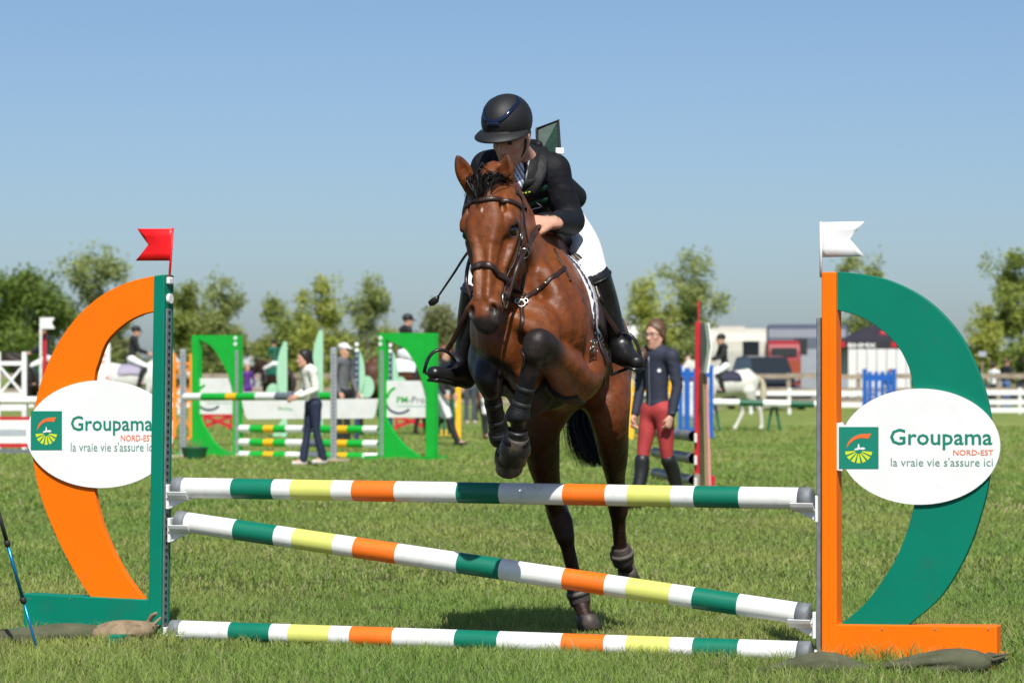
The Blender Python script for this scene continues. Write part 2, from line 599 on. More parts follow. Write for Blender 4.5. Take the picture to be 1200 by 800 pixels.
def rail_pole(name, a, b, r, segs, mats, label, cat='pole', group=None, caps=True, n=20, parent=None, capmat=None):
    """striped pole: segs list of (t0, t1, slot)"""
    a = Vector(a); b = Vector(b); mb = MB()
    for t0, t1, k in segs:
        mb.tube([a.lerp(b, t0), a.lerp(b, t1)], r, n, k, cap=False)
    o = mb.build(name, mats, parent)
    if label: tag(o, label, cat, group)
    if caps:
        d = (b - a).normalized()
        for e, s_ in ((a, -1), (b, 1)):
            c = MB(); c.tube([e - d * s_ * .055, e, e + d * s_ * .004, e + d * s_ * .006], [r + .002, r + .002, r - .004, r * .55], n)
            co = c.build('end_cap', capmat or mat('grey_cap', (.17, .185, .20), .6, var=.15, vscale=30), o)
    return o
# ================================================================== the jump in front
LP = P(203, 440, 14.55); RP = P(953, 440, 13.40)
JP = Plane(LP, RP)
WORN = (.20, .17, .10)
M_ORANGE = mat('orange_paint', (.90, .165, .0), .5, var=.04, vscale=5, dirt=(.42, .12, .03), dscale=9, damt=.55, dlo=.58, dhi=.80, bump=.04, bscale=30, spec=.22)
M_GREEN = mat('green_paint', (.0, .185, .115), .5, var=.05, vscale=5, dirt=(.03, .11, .075), dscale=9, damt=.55, dlo=.56, dhi=.80, bump=.04, bscale=30, spec=.22)
M_SIGNW = mat('white_board', (.82, .82, .80), .45, var=.02, vscale=4, dirt=(.55, .53, .48), dscale=9, damt=.35, dlo=.62, dhi=.8)
M_SGREEN = mat('print_green', (.004, .215, .14), .5)
M_SORANGE = mat('print_orange', (.85, .15, .03), .5)
M_SGREY = mat('print_grey_green', (.10, .26, .20), .5)
M_SLIME = mat('print_lime', (.62, .72, .02), .5)
M_ALU = mat('galvanised', (.30, .32, .34), .45, .6, var=.2, vscale=25)
M_HOLE = mat('hole_dark', (.012, .013, .014), .7)
M_CUP = mat('white_cup', (.80, .80, .78), .4, var=.05, vscale=20)
M_PW = mat('pole_white', (.80, .80, .77), .40, var=.03, vscale=9, dirt=(.50, .48, .42), dscale=16, damt=.7, dlo=.55, dhi=.74, bump=.05, bscale=22)
M_PG = mat('pole_green', (.002, .165, .098), .40, var=.06, vscale=9, dirt=(.10, .25, .19), dscale=18, damt=.4, dlo=.62, dhi=.8, bump=.05, bscale=22)
M_PY = mat('pole_lime', (.64, .66, .155), .42, var=.04, vscale=9, dirt=(.45, .43, .16), dscale=16, damt=.4, dlo=.60, dhi=.8, bump=.05, bscale=22)
M_PO = mat('pole_orange', (.88, .17, .012), .42, var=.05, vscale=9, dirt=(.50, .15, .05), dscale=16, damt=.4, dlo=.60, dhi=.8, bump=.05, bscale=22)

def jt(px):
    """fraction along the jump line of a photo column"""
    q = JP.at(px, HORY); return (q - JP.p0).dot(JP.u) / JP.L
seg_px = [(203, 0), (273, 1), (321, 0), (343, 2), (391, 0), (415, 3), (465, 0), (538, 1), (588, 0), (663, 3), (713, 0), (739, 2), (790, 0), (817, 1), (870, 0), (953, None)]
ts = [jt(p) for p, k in seg_px]; ts = [(t - ts[0]) / (ts[-1] - ts[0]) for t in ts]
segs = [(ts[i], ts[i + 1], seg_px[i][1]) for i in range(len(ts) - 1)]
POLE_M = [M_PW, M_PG, M_PY, M_PO]
for (ly, ry, lx, rx), lab in (((571, 584, 205, 951), 'uppermost striped pole of the near jump, lying level'),
                              ((610, 720, 208, 948), 'slanting striped pole of the near jump, dropping towards the green arch'),
                              ((738, 764, 202, 950), 'lowest striped pole of the near jump, lying in the grass')):
    a = JP.at(lx, ly); b = JP.at(rx, ry)
    rail_pole('jump_pole', a, b, .0495, segs, POLE_M, lab, 'pole', 'striped poles of the near jump', n=28)

def arch_spl(p, n=5): return [tuple(q) for q in spline(p, n)]
def stand(name, label, post_px, post_m, arch_out, arch_in, arch_m, base_px, base_m, oval, tab, logo, txt, rail_x, cups, side, clip=None):
    root = tag(empty(name, JP.px_at(post_px[0][0], 0)), label, 'jump stand')
    mb = MB(); JP.board(mb, post_px, .045, .10); po = mb.build('post', post_m, root)
    mod = po.modifiers.new('bevel', 'BEVEL'); mod.width = .006; mod.segments = 2
    mb = MB(); JP.board(mb, arch_spl(arch_out) + arch_spl(arch_in), .018, .036)
    ar = mb.build('arch', arch_m, root)
    mod = ar.modifiers.new('bevel', 'BEVEL'); mod.width = .003; mod.segments = 2; mod.limit_method = 'ANGLE'
    mb = MB(); JP.board(mb, base_px, .040, .095); bo = mb.build('base', base_m, root)
    mod = bo.modifiers.new('bevel', 'BEVEL'); mod.width = .006; mod.segments = 2
    for fx in (base_px[0][0] + 14, base_px[1][0] - 14):
        c = JP.px_at(fx, .03); MB().bar(c - JP.n * .36, c + JP.n * .34, .07, .055, bev=.006).build('foot', base_m, root)
    rgs = random.Random(int(base_px[0][0])); scr = MB()
    for i in range(4):
        for yy in (.10, .90):
            fx = base_px[0][0] + 8 + (base_px[1][0] - base_px[0][0] - 18) * i / 3; fy = base_px[0][1] + 6 + (yy > .5) * 34
            c = JP.at(fx, fy, .0405); scr.cyl(c, c + JP.n * .0025, .0045, .004, 8)
    so_ = scr.build('screws', M_ALU, root); so_['kind'] = 'stuff'
    # oval sign
    cx, cy, hw, hh = oval; mb = MB()
    pts = [(cx + hw * math.cos(t), cy + hh * math.sin(t)) for t in np.linspace(0, 2 * math.pi, 73)[:-1]]
    if tab:
        x0, y0, y1 = tab
        up = [p for p in pts if p[1] <= cy]; 
        keep = [p for p in pts if not (p[0] < x0 + 9 and y0 - 2 < p[1] < y1 + 2)]
        i0 = min(range(len(keep)), key=lambda i: (keep[i][0] - x0) ** 2 + (keep[i][1] - y1) ** 2)
        out = keep[:i0 + 1] + [(x0 + 7, y1 + 1), (x0, y1), (x0, y0), (x0 + 7, y0 - 1)] + keep[i0 + 1:]
        pts = out
    pts = [(min(a_, clip), b_) for a_, b_ in pts] if clip else pts
    JP.board(mb, pts, .034, .012); sg = mb.build('oval_sign', M_SIGNW, root)
    D = .0358
    x0, y0, x1, y1 = logo; L = lambda a, b: (x0 + (x1 - x0) * a, y0 + (y1 - y0) * b)
    mb = MB(); JP.board(mb, [L(0, 0), L(1, 0), L(1, 1), L(0, 1)], D, .0015); lg = mb.build('logo_square', M_SGREEN, sg)
    D2 = D + .0012
    up_ = arch_spl([(.19, .50), (.24, .37), (.34, .26), (.50, .185), (.66, .165), (.82, .16)], 5); lo_ = arch_spl([(.74, .28), (.56, .265), (.42, .30), (.30, .375), (.22, .47), (.19, .50)], 5)
    mb = MB(); n_ = min(len(up_), len(lo_)); lo_r = lo_[::-1]
    vs = [JP.at(*L(*p), D2) for p in up_[:n_]] + [JP.at(*L(*p), D2) for p in lo_r[:n_]]
    mb.add(vs, [(i, i + 1, n_ + i + 1, n_ + i) for i in range(n_ - 1)]); mb.build('swoosh', M_SORANGE, lg)
    mb = MB()
    vil = [(.38, .55), (.42, .51), (.47, .505), (.485, .41), (.505, .40), (.53, .50), (.60, .485), (.655, .50), (.665, .53), (.60, .545), (.50, .535), (.48, .555)]
    mb.add([JP.at(*L(*p), D2) for p in vil], [tuple(range(len(vil)))]); mb.build('village', M_SIGNW, lg)
    mb = MB()
    for i in range(7):
        a0 = math.radians(4 + i * 25.5); a1 = a0 + math.radians(17)
        c0 = (.5, .545)
        pt = lambda a, r: (c0[0] - math.cos(a) * r * 1.0, c0[1] + math.sin(a) * r * .88 + .02)
        q = [pt(a0 + .03, .09), pt(a1 - .03, .09), pt(a1, .345), pt(a0, .345)]
        mb.add([JP.at(*L(*p), D2) for p in q], [(0, 1, 2, 3)])
    mb.build('field_rays', M_SLIME, lg)
    for s_, px0, px1, base, capy, m_, bold in txt:
        mb = MB(); JP.text(mb, s_, px0, px1, base, D, bold, 0, capy); mb.build('lettering', m_, sg)
    # slotted metal track on the inner side of the post
    (rx0, ry0), (rx1, ry1) = rail_x
    a = JP.at(rx0, ry0, .0) ; b = JP.at(rx1, ry1, .0)
    mb = MB(); mb.bar(a, b, .020, .052, up=JP.n, bev=.003)
    nh = 46; inn = JP.u * side
    for i in range(nh):
        c = a.lerp(b, (i + .5) / nh)
        mb.box(c + inn * .0098, (.006, .016, .016), Matrix((JP.u, JP.n, Vector((0, 0, 1)))).transposed(), 1)
    tr = mb.build('track', [M_ALU, M_HOLE], root)
    for (ex, ey) in cups:      # ex,ey: pixel of the pole end centre
        c = JP.at(ex, ey); mb = MB()
        n_ = 9; vs = []
        for y_ in (-.02, .085):
            for rr in (.053, .060):
                for k in range(n_):
                    t = math.radians(200 + 140 * k / (n_ - 1))
                    vs.append(c + inn * y_ + JP.n * math.cos(t) * rr + Vector((0, 0, 1)) * (math.sin(t) * rr))
        f = []
        for k in range(n_ - 1):
            f += [(k, k + 1, 2 * n_ + k + 1, 2 * n_ + k), (n_ + k, 3 * n_ + k, 3 * n_ + k + 1, n_ + k + 1), (k, n_ + k, n_ + k + 1, k + 1), (2 * n_ + k, 2 * n_ + k + 1, 3 * n_ + k + 1, 3 * n_ + k)]
        f += [(0, 2 * n_, 3 * n_, n_), (n_ - 1, 2 * n_ - 1, 4 * n_ - 1, 3 * n_ - 1)]
        mb.add(vs, f)
        w = c - inn * .03 + Vector((0, 0, -.045))
        mb.box(w, (.016, .055, .12), Matrix((JP.u, JP.n, Vector((0, 0, 1)))).transposed(), 0, .003)
        mb.add([w + inn * .005 + JP.n * k for k in (-.006, .006)] + [w + inn * .10 + Vector((0, 0, -.012)) + JP.n * k for k in (-.006, .006)] + [w + inn * .005 + Vector((0, 0, -.055)) + JP.n * k for k in (-.006, .006)], [(0, 2, 4), (1, 5, 3), (0, 1, 3, 2), (2, 3, 5, 4), (4, 5, 1, 0)])
        fix_normals(mb.build('cup', M_CUP, root))
    return root
gy = lambda px: 440 + CAMZ * FOC / JP.at(px, 440, .045).y
lft = stand('jump_stand', 'jump stand with orange arch and white oval sign on a green post and base',
      [(180, 323), (193, 321.5), (188, gy(188)), (173, gy(173))], M_GREEN,
      [(181, 323), (152, 330), (122, 344), (95, 366), (72, 395), (55, 428), (43, 465), (38, 500), (39, 541), (49, 586), (71, 639), (92, 678), (108, 702)],
      [(172, 706), (146, 671), (124, 627), (112, 585), (108, 540), (107, 495), (110, 445), (115, 425), (125, 400), (145, 380), (165, 369), (181, 365)], M_ORANGE,
      [(27, 695), (186, 703), (185, gy(186)), (27, gy(27))], M_GREEN,
      (118, 508.5, 87.5, 63), None, (36, 481.5, 72.5, 527),
      [('Groupama', 83, 179, 504, 487, M_SGREEN, .012), ('NORD-EST', 141.5, 180, 516.5, 509.5, M_SORANGE, .004), ("la vraie vie s'assure ici", 83, 181, 528.5, 518, M_SGREY, -.004)],
      ((196.5, 362), (191.5, 738)), [(205, 571), (207, 610), (202, 738)], 1, 186)
rgt = stand('jump_stand', 'jump stand with green arch and white oval sign on an orange post and base',
      [(962.5, 319), (979.5, 318.5), (980.5, gy(980)), (962.5, gy(962))], M_ORANGE,
      [(979, 318), (1009, 321), (1041, 328), (1075, 344), (1103, 366), (1128, 397), (1147, 437), (1159, 478), (1163, 520), (1159, 560), (1151, 597), (1132, 650), (1102, 699), (1062, 734)],
      [(984, 732), (1016, 704), (1046, 661), (1061, 627), (1071, 592), (1075, 555), (1075, 500), (1069, 450), (1064, 428), (1050, 403), (1028, 383), (1003, 369), (979, 363)], M_GREEN,
      [(963.5, 731), (1168, 733), (1168, gy(1168)), (963.5, gy(963))], M_ORANGE,
      (1078, 523, 94, 68), (980, 495.5, 550.5), (983, 500, 1029.5, 549),
      [('Groupama', 1043, 1163, 520.5, 502, M_SGREEN, .012), ('NORD-EST', 1117, 1164, 533, 526.8, M_SORANGE, .004), ("la vraie vie s'assure ici", 1044, 1163.5, 546, 536, M_SGREY, -.004)],
      ((960.8, 372), (960.8, 772)), [(951, 584), (948, 720), (950, 764)], -1)
# fittings on the inner side of the green post
c = JP.at(198, 329, 0); MB().box(c, (.03, .05, .035), Matrix((JP.u, JP.n, Vector((0, 0, 1)))).transposed(), 0, .006).build('flag_clip', M_CUP, lft)
c = JP.at(194.5, 350, 0); mb = MB(); mb.cyl(c, c + JP.u * .03, .027, .024, 20); mb.build('button', M_CUP, lft)
def flag(name, label, rod, tail, m_, off):
    root = tag(empty(name, JP.at(*rod[0], off)), label, 'flag')
    mb = MB(); mb.tube([JP.at(*p, off) for p in rod], .006, 8); mb.build('rod', m_, root)
    vs = []
    nU, nV = 9, 5; (ax0, ay0), (ax1, ay1), (bx0, by0), (bx1, by1), notch = tail     # top-left..: rod top, tip top, rod bottom, tip bottom, notch x
    for j in range(nV):
        v = j / (nV - 1)
        x_end = (ax1 + (bx1 - ax1) * v); yn = abs(2 * v - 1); x_end = notch + (x_end - notch) * yn
        for i in range(nU):
            u = i / (nU - 1)
            x = (ax0 + (bx0 - ax0) * v); x = x + (x_end - x) * u; y = (ay0 + (by0 - ay0) * v) + ((ay1 - ay0) * (1 - v) + (by1 - by0) * v) * u
            vs.append(JP.at(x, y, off + .010 * math.sin(u * 4.2 + v) * u))
    mb = MB(); mb.add(vs, [(j * nU + i, j * nU + i + 1, (j + 1) * nU + i + 1, (j + 1) * nU + i) for j in range(nV - 1) for i in range(nU - 1)], 0, True)
    o = mb.build('pennant', m_, root); s_ = o.modifiers.new('solid', 'SOLIDIFY'); s_.thickness = .003; s_.offset = 0
flag('flag', 'red swallow-tailed flag on the green post of the jump', [(198, 334), (202.5, 267)], ((202.5, 268), (161, 268), (200.5, 305.5), (159, 305.5), 174), mat('red_flag', (.80, .006, .008), .45, var=.05, vscale=8), .0)
flag('flag', 'white swallow-tailed flag on the orange post of the jump', [(962, 325), (962, 260)], ((962, 260.5), (1013, 259.5), (962, 301.5), (1013.5, 300.5), 996), mat('white_flag', (.82, .82, .81), .45, var=.03, vscale=8), .0)

# sandbags over the feet
M_SAND = mat('olive_sandbag', (.078, .082, .044), .9, var=.25, vscale=8, bump=.25, bscale=140, dirt=(.15, .145, .085), dscale=10, damt=.6)
M_SANDT = mat('tan_sandbag', (.26, .19, .115), .9, var=.3, vscale=16, bump=.35, bscale=38, dirt=(.10, .08, .05), dscale=12, damt=.6)
def sandbag(label, pts, rad, m_, seed, tail=None):
    B = Body(); rg = random.Random(seed)
    B.limb(pts, rad, .03, ((0, 0, 1), .72), 4)
    A = spline([list(p) + [r] for p, r in zip(pts, rad)], 4)
    for a in A:
        for i in range(0):
            d = unit((rg.gauss(0, 1), rg.gauss(0, 1) - .5, rg.gauss(0, .6) + .3)); c = a[:3] + d * a[3] * .78
            t = unit(np.cross(d, (rg.gauss(0, 1), rg.gauss(0, 1), rg.gauss(0, 1))))
            B.limb([c - t * .05, c, c + t * .05], [.004, .009, .004], .02, None, 2)
    for j in range(5):          # long sagging creases
        ph = rg.uniform(-.3, 1.9); off = [np.array((0, -math.cos(ph), math.sin(ph) * .72)) * a[3] * 1.04 + np.array(a[:3]) for a in A]
        i0 = rg.randrange(0, max(1, len(A) // 2)); i1 = min(len(A), i0 + rg.randrange(4, 9))
        if i1 - i0 > 2: B.limb(off[i0:i1], [.003] + [.008] * (i1 - i0 - 2) + [.003], .012, None, 1, True)
    o = link('sandbag', B.mesh('sandbag', .008, 1), None, m_); tag(o, label, 'sandbag', 'sandbags weighing down the jump stands')
    if tail:
        mb = MB()
        for i in range(10):
            e = Vector(tail[1]) + Vector((rg.gauss(0, .02), rg.gauss(0, .02), rg.gauss(0, .018)))
            mb.tube([Vector(tail[0]) + Vector((0, rg.gauss(0, .01), rg.gauss(0, .01))), Vector(tail[0]).lerp(e, .5) + Vector((0, 0, rg.gauss(0, .01))), e], [.012, .010, .004], 6)
        mb.build('tied_end', m_, o)
def GP(px, d, z): return np.array(((px - 600) * d / FOC, d, z))
sandbag('dark olive sandbag lying along the orange base, its neck tied', [GP(1012, 12.98, .03), GP(1045, 12.88, .035), GP(1080, 12.82, .055), GP(1115, 12.78, .07), GP(1140, 12.78, .07), GP(1152, 12.78, .07)], [.02, .045, .07, .085, .075, .03], M_SAND, 1, (GP(1150, 12.78, .085), GP(1176, 12.80, .085)))
sandbag('dark olive sandbag slumped in front of the orange post', [GP(893, 12.86, .02), GP(925, 12.84, .035), GP(965, 12.84, .055), GP(1000, 12.85, .03), GP(1022, 12.85, .02)], [.035, .06, .08, .06, .03], M_SAND, 2)
sandbag('tan sandbag beside the foot of the green post', [GP(112, 14.45, .04), GP(136, 14.42, .055), GP(160, 14.45, .06), GP(174, 14.5, .075)], [.055, .085, .075, .04], M_SANDT, 3, (GP(172, 14.5, .08), GP(180, 14.48, .12)))
sandbag('flat olive sandbag along the front of the green base', [GP(-8, 14.45, .025), GP(30, 14.40, .035), GP(75, 14.42, .05), GP(108, 14.45, .05)], [.06, .07, .075, .06], M_SAND, 4)
# trekking pole stuck in the ground
tip = P(45, 766, 13.96); topp = P(-22, 528, 13.86)
M_BLUE = mat('blue_metal', (.01, .22, .40), .25, .7, var=.1, vscale=20)
tk = tag(empty('trekking_pole', tip), 'blue metal trekking pole with black clamps stuck slanting in the grass', 'trekking pole')
L_ = lambda t: tip.lerp(topp, t)
MB().tube([L_(0), L_(.03), L_(.27)], [.002, .0065, .0065], 10).build('lower_shaft', M_BLUE, tk)
MB().tube([L_(.27), L_(.55)], .0085, 10).build('middle_shaft', M_BLUE, tk)
MB().tube([L_(.55), L_(.75)], .0095, 10).build('upper_shaft', mat('black_grip', (.015, .015, .016), .6), tk)
MB().tube([L_(.75), L_(.78), L_(.9), L_(1)], [.014, .019, .016, .019], 12).build('grip', mat('black_grip', (.015, .015, .016), .6), tk)
for t in (.265, .545):
    MB().tube([L_(t - .014), L_(t - .010), L_(t + .012), L_(t + .016)], [.010, .014, .015, .010], 10).build('clamp', mat('black_grip', (.015, .015, .016), .6), tk)
# ================================================================== the jumping horse
HL = unit((0.97, -0.23, 0))            # the horse's left (to the right in the photo)
HF = unit((-0.22, -0.93, 0.27))        # forward along the trunk
HU = np.cross(HF, HL) if np.cross(HF, HL)[2] > 0 else np.cross(HL, HF)

def Q(px, py, d): return np.array(P(px, py, d))

hb = Body()
trunk = Body()
# trunk sections: centre, half height, half width / half height
TS = [(Q(611, 376, 13.58), .205, .98), (Q(620, 378, 13.70), .29, .84), (Q(634, 384, 13.88), .355, .72), (Q(642, 392, 14.12), .36, .73),
      (Q(652, 400, 14.36), .335, .76), (Q(664, 406, 14.58), .29, .80), (Q(672, 408, 14.74), .26, .84)]
for B in (hb, trunk):
    pts = [t[0] for t in TS]
    A = spline([list(t[0]) + [t[1], t[2]] for t in TS], 4)
    B.sections([np.array(a) for a in A], HL, .05)
def R3(a, b, c): return np.stack([unit(a), unit(b), unit(c)], 1)
RB = R3(HL, HF, HU)
def loc(c, l=0, f=0, u=0): return np.array(c) + HL * l + HF * f + HU * u

# hindquarters, buttocks
hip = Q(674, 414, 14.70)
hb.ell(loc(hip, .115, -.08, .03), (.135, .25, .23), RB, .09)
hb.ell(loc(hip, -.115, -.08, .03), (.135, .25, .23), RB, .09)
hb.ell(loc(hip, 0, -.02, .12), (.19, .30, .15), RB, .08)
# withers ridge and back
hb.limb([Q(632, 298, 13.86), Q(640, 290, 13.98), Q(650, 305, 14.2)], [.05, .07, .09], .10)
# brisket / breast muscles
hb.ell(loc(Q(632, 392, 13.44), 0, -.01, 0), (.115, .13, .15), RB, .05)
hb.ell(loc(Q(590, 396, 13.46), 0, -.01, 0), (.115, .13, .15), RB, .05)
hb.limb([Q(611, 388, 13.40), Q(612, 428, 13.45), Q(622, 462, 13.64)], [.05, .06, .09], .07)
# shoulders
for sx in (1, -1):
    c0 = Q(652, 332, 13.74) if sx > 0 else Q(588, 335, 13.76)
    c1 = Q(666, 378, 13.58) if sx > 0 else Q(578, 385, 13.60)
    c2 = Q(676, 425, 13.70) if sx > 0 else Q(576, 425, 13.70)
    hb.limb([c0, c1, c2], [.12, .125, .115], .07, (HL, .62))
    hb.ell(c1, (.085, .10, .12), RB, .06)
    hb.ell(c2, (.085, .13, .12), RB, .06)
# neck
nk = [(Q(626, 352, 13.80), .285), (Q(612, 318, 13.66), .245), (Q(596, 276, 13.50), .190), (Q(585, 245, 13.38), .150), (Q(577, 229, 13.30), .12)]
hb.limb([n[0] for n in nk], [n[1] for n in nk], .07, (HL, .52))
# crest
hb.limb([Q(630, 298, 13.85), Q(611, 260, 13.66), Q(596, 228, 13.46), Q(580, 209, 13.31)], [.09, .065, .06, .06], .06, (HL, .7))

# ---- head in its own frame: u down the face, w to the horse's left, v out of the forehead
hd0 = Q(569, 209, 13.25); hd1 = Q(562, 388, 13.01)
E1 = unit(hd1 - hd0)
yaw = math.radians(-20)
e3 = np.array((math.sin(yaw), -math.cos(yaw), 0)); E3 = unit(e3 - E1 * (e3 @ E1)); E2 = unit(np.cross(E3, E1))
if E2[0] < 0: E2 = -E2
HS = np.linalg.norm(hd1 - hd0) / 0.645
def hp(u, w, v): return hd0 + (E1 * u + E2 * w + E3 * v) * HS
RH = np.stack([E1, E2, E3], 1)
def hl(pts, rad, k=.02, flat=None): hb.limb([hp(*p) for p in pts], [r * HS for r in rad], k * HS, flat)
def he(p, r, k=.02, neg=False, R=RH): hb.ell(hp(*p), np.array(r) * HS, R, k * HS, neg)
hl([(.03, 0, -.10), (.10, 0, -.095), (.19, 0, -.088)], [.085, .096, .098], .04)
hl([(.14, 0, -.085), (.24, 0, -.078), (.34, 0, -.066), (.44, 0, -.060), (.52, 0, -.062), (.575, 0, -.070)], [.085, .080, .064, .054, .052, .050], .03)
hl([(.20, 0, -.12), (.33, 0, -.105), (.46, 0, -.085)], [.085, .066, .05], .03)
he((.16, 0, -.035), (.13, .075, .045), .04)                      # forehead plate
for w in (1, -1):
    he((.235, w * .060, -.185), (.125, .038, .105), .04)         # round jowl
    hl([(.28, w * .045, -.225), (.40, w * .032, -.165), (.50, w * .022, -.125)], [.036, .030, .026], .03)  # jaw bar
    he((.175, w * .088, -.078), (.055, .030, .045), .025)        # eye socket
    hl([(.125, w * .070, -.040), (.160, w * .094, -.036), (.195, w * .104, -.048)], [.016, .021, .015], .014)  # brow
    hl([(.225, w * .096, -.090), (.28, w * .084, -.086), (.35, w * .064, -.078)], [.015, .014, .009], .014)     # facial crest
    hl([(.10, w * .030, -.004), (.18, w * .048, -.008), (.26, w * .040, -.008)], [.018, .020, .016], .02)     # edge of the forehead
    hl([(.27, w * .030, -.008), (.40, w * .025, -.009), (.50, w * .022, -.016)], [.017, .014, .016], .014)     # nasal bones
    he((.535, w * .040, -.048), (.045, .030, .034), .02)         # nostril flare
    he((.205, w * .104, -.064), (.024, .016, .024), .008, True)  # eye hollow
    he((.553, w * .045, -.014), (.026, .016, .026), .005, True)  # nostril
    hl([(.525, w * .030, -.016), (.520, w * .050, -.022), (.535, w * .066, -.036)], [.008, .009, .008], .008)   # nostril rim
    he((.118, w * .068, -.022), (.032, .017, .018), .016, True)   # hollow above the eye
    hl([(.175, w * .112, -.062), (.170, w * .104, -.042), (.190, w * .096, -.034)], [.006, .008, .006], .008)   # upper lid
    hl([(.27, w * .062, -.052), (.35, w * .050, -.045)], [.014, .012], .03)
    hb.limb([hp(.26, w * .085, -.050), hp(.34, w * .068, -.045), hp(.44, w * .060, -.045)], [.018 * HS] * 3, .025 * HS, None, 4, True)   # flat side of the nose
    he((.09, w * .070, -.10), (.07, .03, .06), .04)              # temple
hl([(.56, 0, -.055), (.600, 0, -.070)], [.046, .036], .02)       # upper lip
hl([(.535, 0, -.125), (.575, 0, -.120)], [.036, .027], .02)      # chin
hl([(.515, .05, -.098), (.575, .045, -.092)], [.006, .006], .006)
# throat join
hl([(.12, 0, -.16), (.20, 0, -.24)], [.10, .095], .06, (E2, .8))
# ears
EARB = {}
for w, tip, base in ((1, (595, 180), (592, 214)), (-1, (535, 181), (549, 214))):
    b0 = Q(base[0], base[1], 13.29); t0 = Q(tip[0], tip[1], 13.25)
    ax_ = unit(t0 - b0); fr = unit(np.array((0.30 * w * -1 - .1, -1, 0.1))); fr = unit(fr - ax_ * (fr @ ax_))
    sd = np.cross(ax_, fr)
    L = np.linalg.norm(t0 - b0)
    hb.limb([b0 - ax_ * .02, b0 + ax_ * L * .35, b0 + ax_ * L * .7, t0], [.034, .040, .027, .003], .02, (fr, .60))
    hb.limb([b0 + ax_ * L * .18 + fr * .034, b0 + ax_ * L * .45 + fr * .034, b0 + ax_ * L * .82 + fr * .024], [.022, .027, .013], .006, None, 4, True)
    EARB[w] = (b0, t0)

# ---- legs
def leg(pts, rad, k=.03, flat=None): hb.limb([Q(*p) for p in pts], rad, k, flat, 5)
# left fore (knee raised towards the camera)
leg([(684, 428, 13.76), (674, 444, 13.62), (654, 424, 13.40), (637, 405, 13.24)], [.112, .106, .082, .060], .025)
hb.limb([Q(678, 452, 13.66), Q(664, 450, 13.52), Q(650, 432, 13.40)], [.06, .056, .03], .03)
leg([(636, 404, 13.24), (630, 401, 13.20), (626, 413, 13.195)], [.060, .062, .052], .02)
leg([(628, 408, 13.20), (621, 436, 13.23), (612, 470, 13.28), (607, 485, 13.29)], [.050, .040, .036, .044], .02)
leg([(607, 484, 13.29), (607, 500, 13.315), (607, 515, 13.335)], [.043, .033, .037], .02)
# right fore
leg([(580, 408, 13.80), (574, 420, 13.68), (571, 434, 13.52), (572, 443, 13.44)], [.105, .086, .066, .055], .05)
leg([(570, 438, 13.46), (572, 444, 13.42), (575, 456, 13.43)], [.054, .056, .046], .03)
leg([(574, 450, 13.43), (579, 475, 13.48), (584, 500, 13.55), (588, 514, 13.575)], [.045, .033, .032, .041], .02)
leg([(588, 513, 13.575), (592, 522, 13.62), (597, 530, 13.66)], [.041, .032, .035], .02)
# right hind (on the ground)
leg([(655, 420, 14.72), (644, 462, 14.58), (634, 496, 14.52), (637, 540, 14.66), (645, 575, 14.78), (654, 600, 14.87)], [.20, .165, .125, .098, .066, .052], .06, (HL, .80))
leg([(652, 596, 14.90), (657, 610, 14.87), (662, 628, 14.86)], [.054, .054, .045], .025)
leg([(659, 612, 14.87), (665, 640, 14.88), (672, 670, 14.91), (678, 698, 14.94), (680, 704, 14.94)], [.048, .036, .034, .040, .044], .02)
leg([(680, 704, 14.94), (684, 717, 14.90), (688, 726, 14.88)], [.044, .035, .042], .02)
# left hind (trailing, lifted)
leg([(704, 425, 14.74), (711, 462, 14.62), (715, 492, 14.58), (719, 530, 14.72), (721, 556, 14.86), (723, 576, 14.97)], [.185, .150, .118, .092, .064, .052], .06, (HL, .78))
leg([(722, 572, 15.00), (724, 584, 14.96), (725, 598, 14.98)], [.054, .054, .045], .025)
leg([(724, 588, 14.97), (725, 615, 15.02), (727, 640, 15.08), (729, 652, 15.10)], [.047, .035, .035, .043], .02)
leg([(729, 652, 15.10), (731, 662, 15.13), (734, 668, 15.16)], [.043, .034, .038], .02)

# muscle relief: grooves and ridges
def groove(pts, r, off=0, neg=True, k=.03): hb.limb([Q(*p) for p in pts], [r] * len(pts), k, None, 4, neg)
groove([(611, 372, 13.33), (612, 400, 13.33), (613, 432, 13.38)], .018, k=.05)              # between the breast muscles
groove([(650, 335, 13.47), (662, 366, 13.40), (664, 395, 13.40)], .014, k=.05)              # shoulder front line
groove([(686, 360, 13.60), (694, 395, 13.58), (690, 425, 13.58)], .016, k=.06)              # behind the shoulder blade
groove([(604, 290, 13.33), (622, 318, 13.42), (634, 345, 13.44)], .016, k=.05)              # jugular groove
hb.limb([Q(640, 320, 13.50), Q(655, 352, 13.46), Q(660, 385, 13.46)], [.03, .036, .03], .05)  # shoulder muscle
hb.limb([Q(600, 372, 13.36), Q(622, 384, 13.34), Q(640, 392, 13.38)], [.03, .035, .03], .05)
hme = hb.mesh('body', 0.0064, 1)
hv = verts_of(hme)
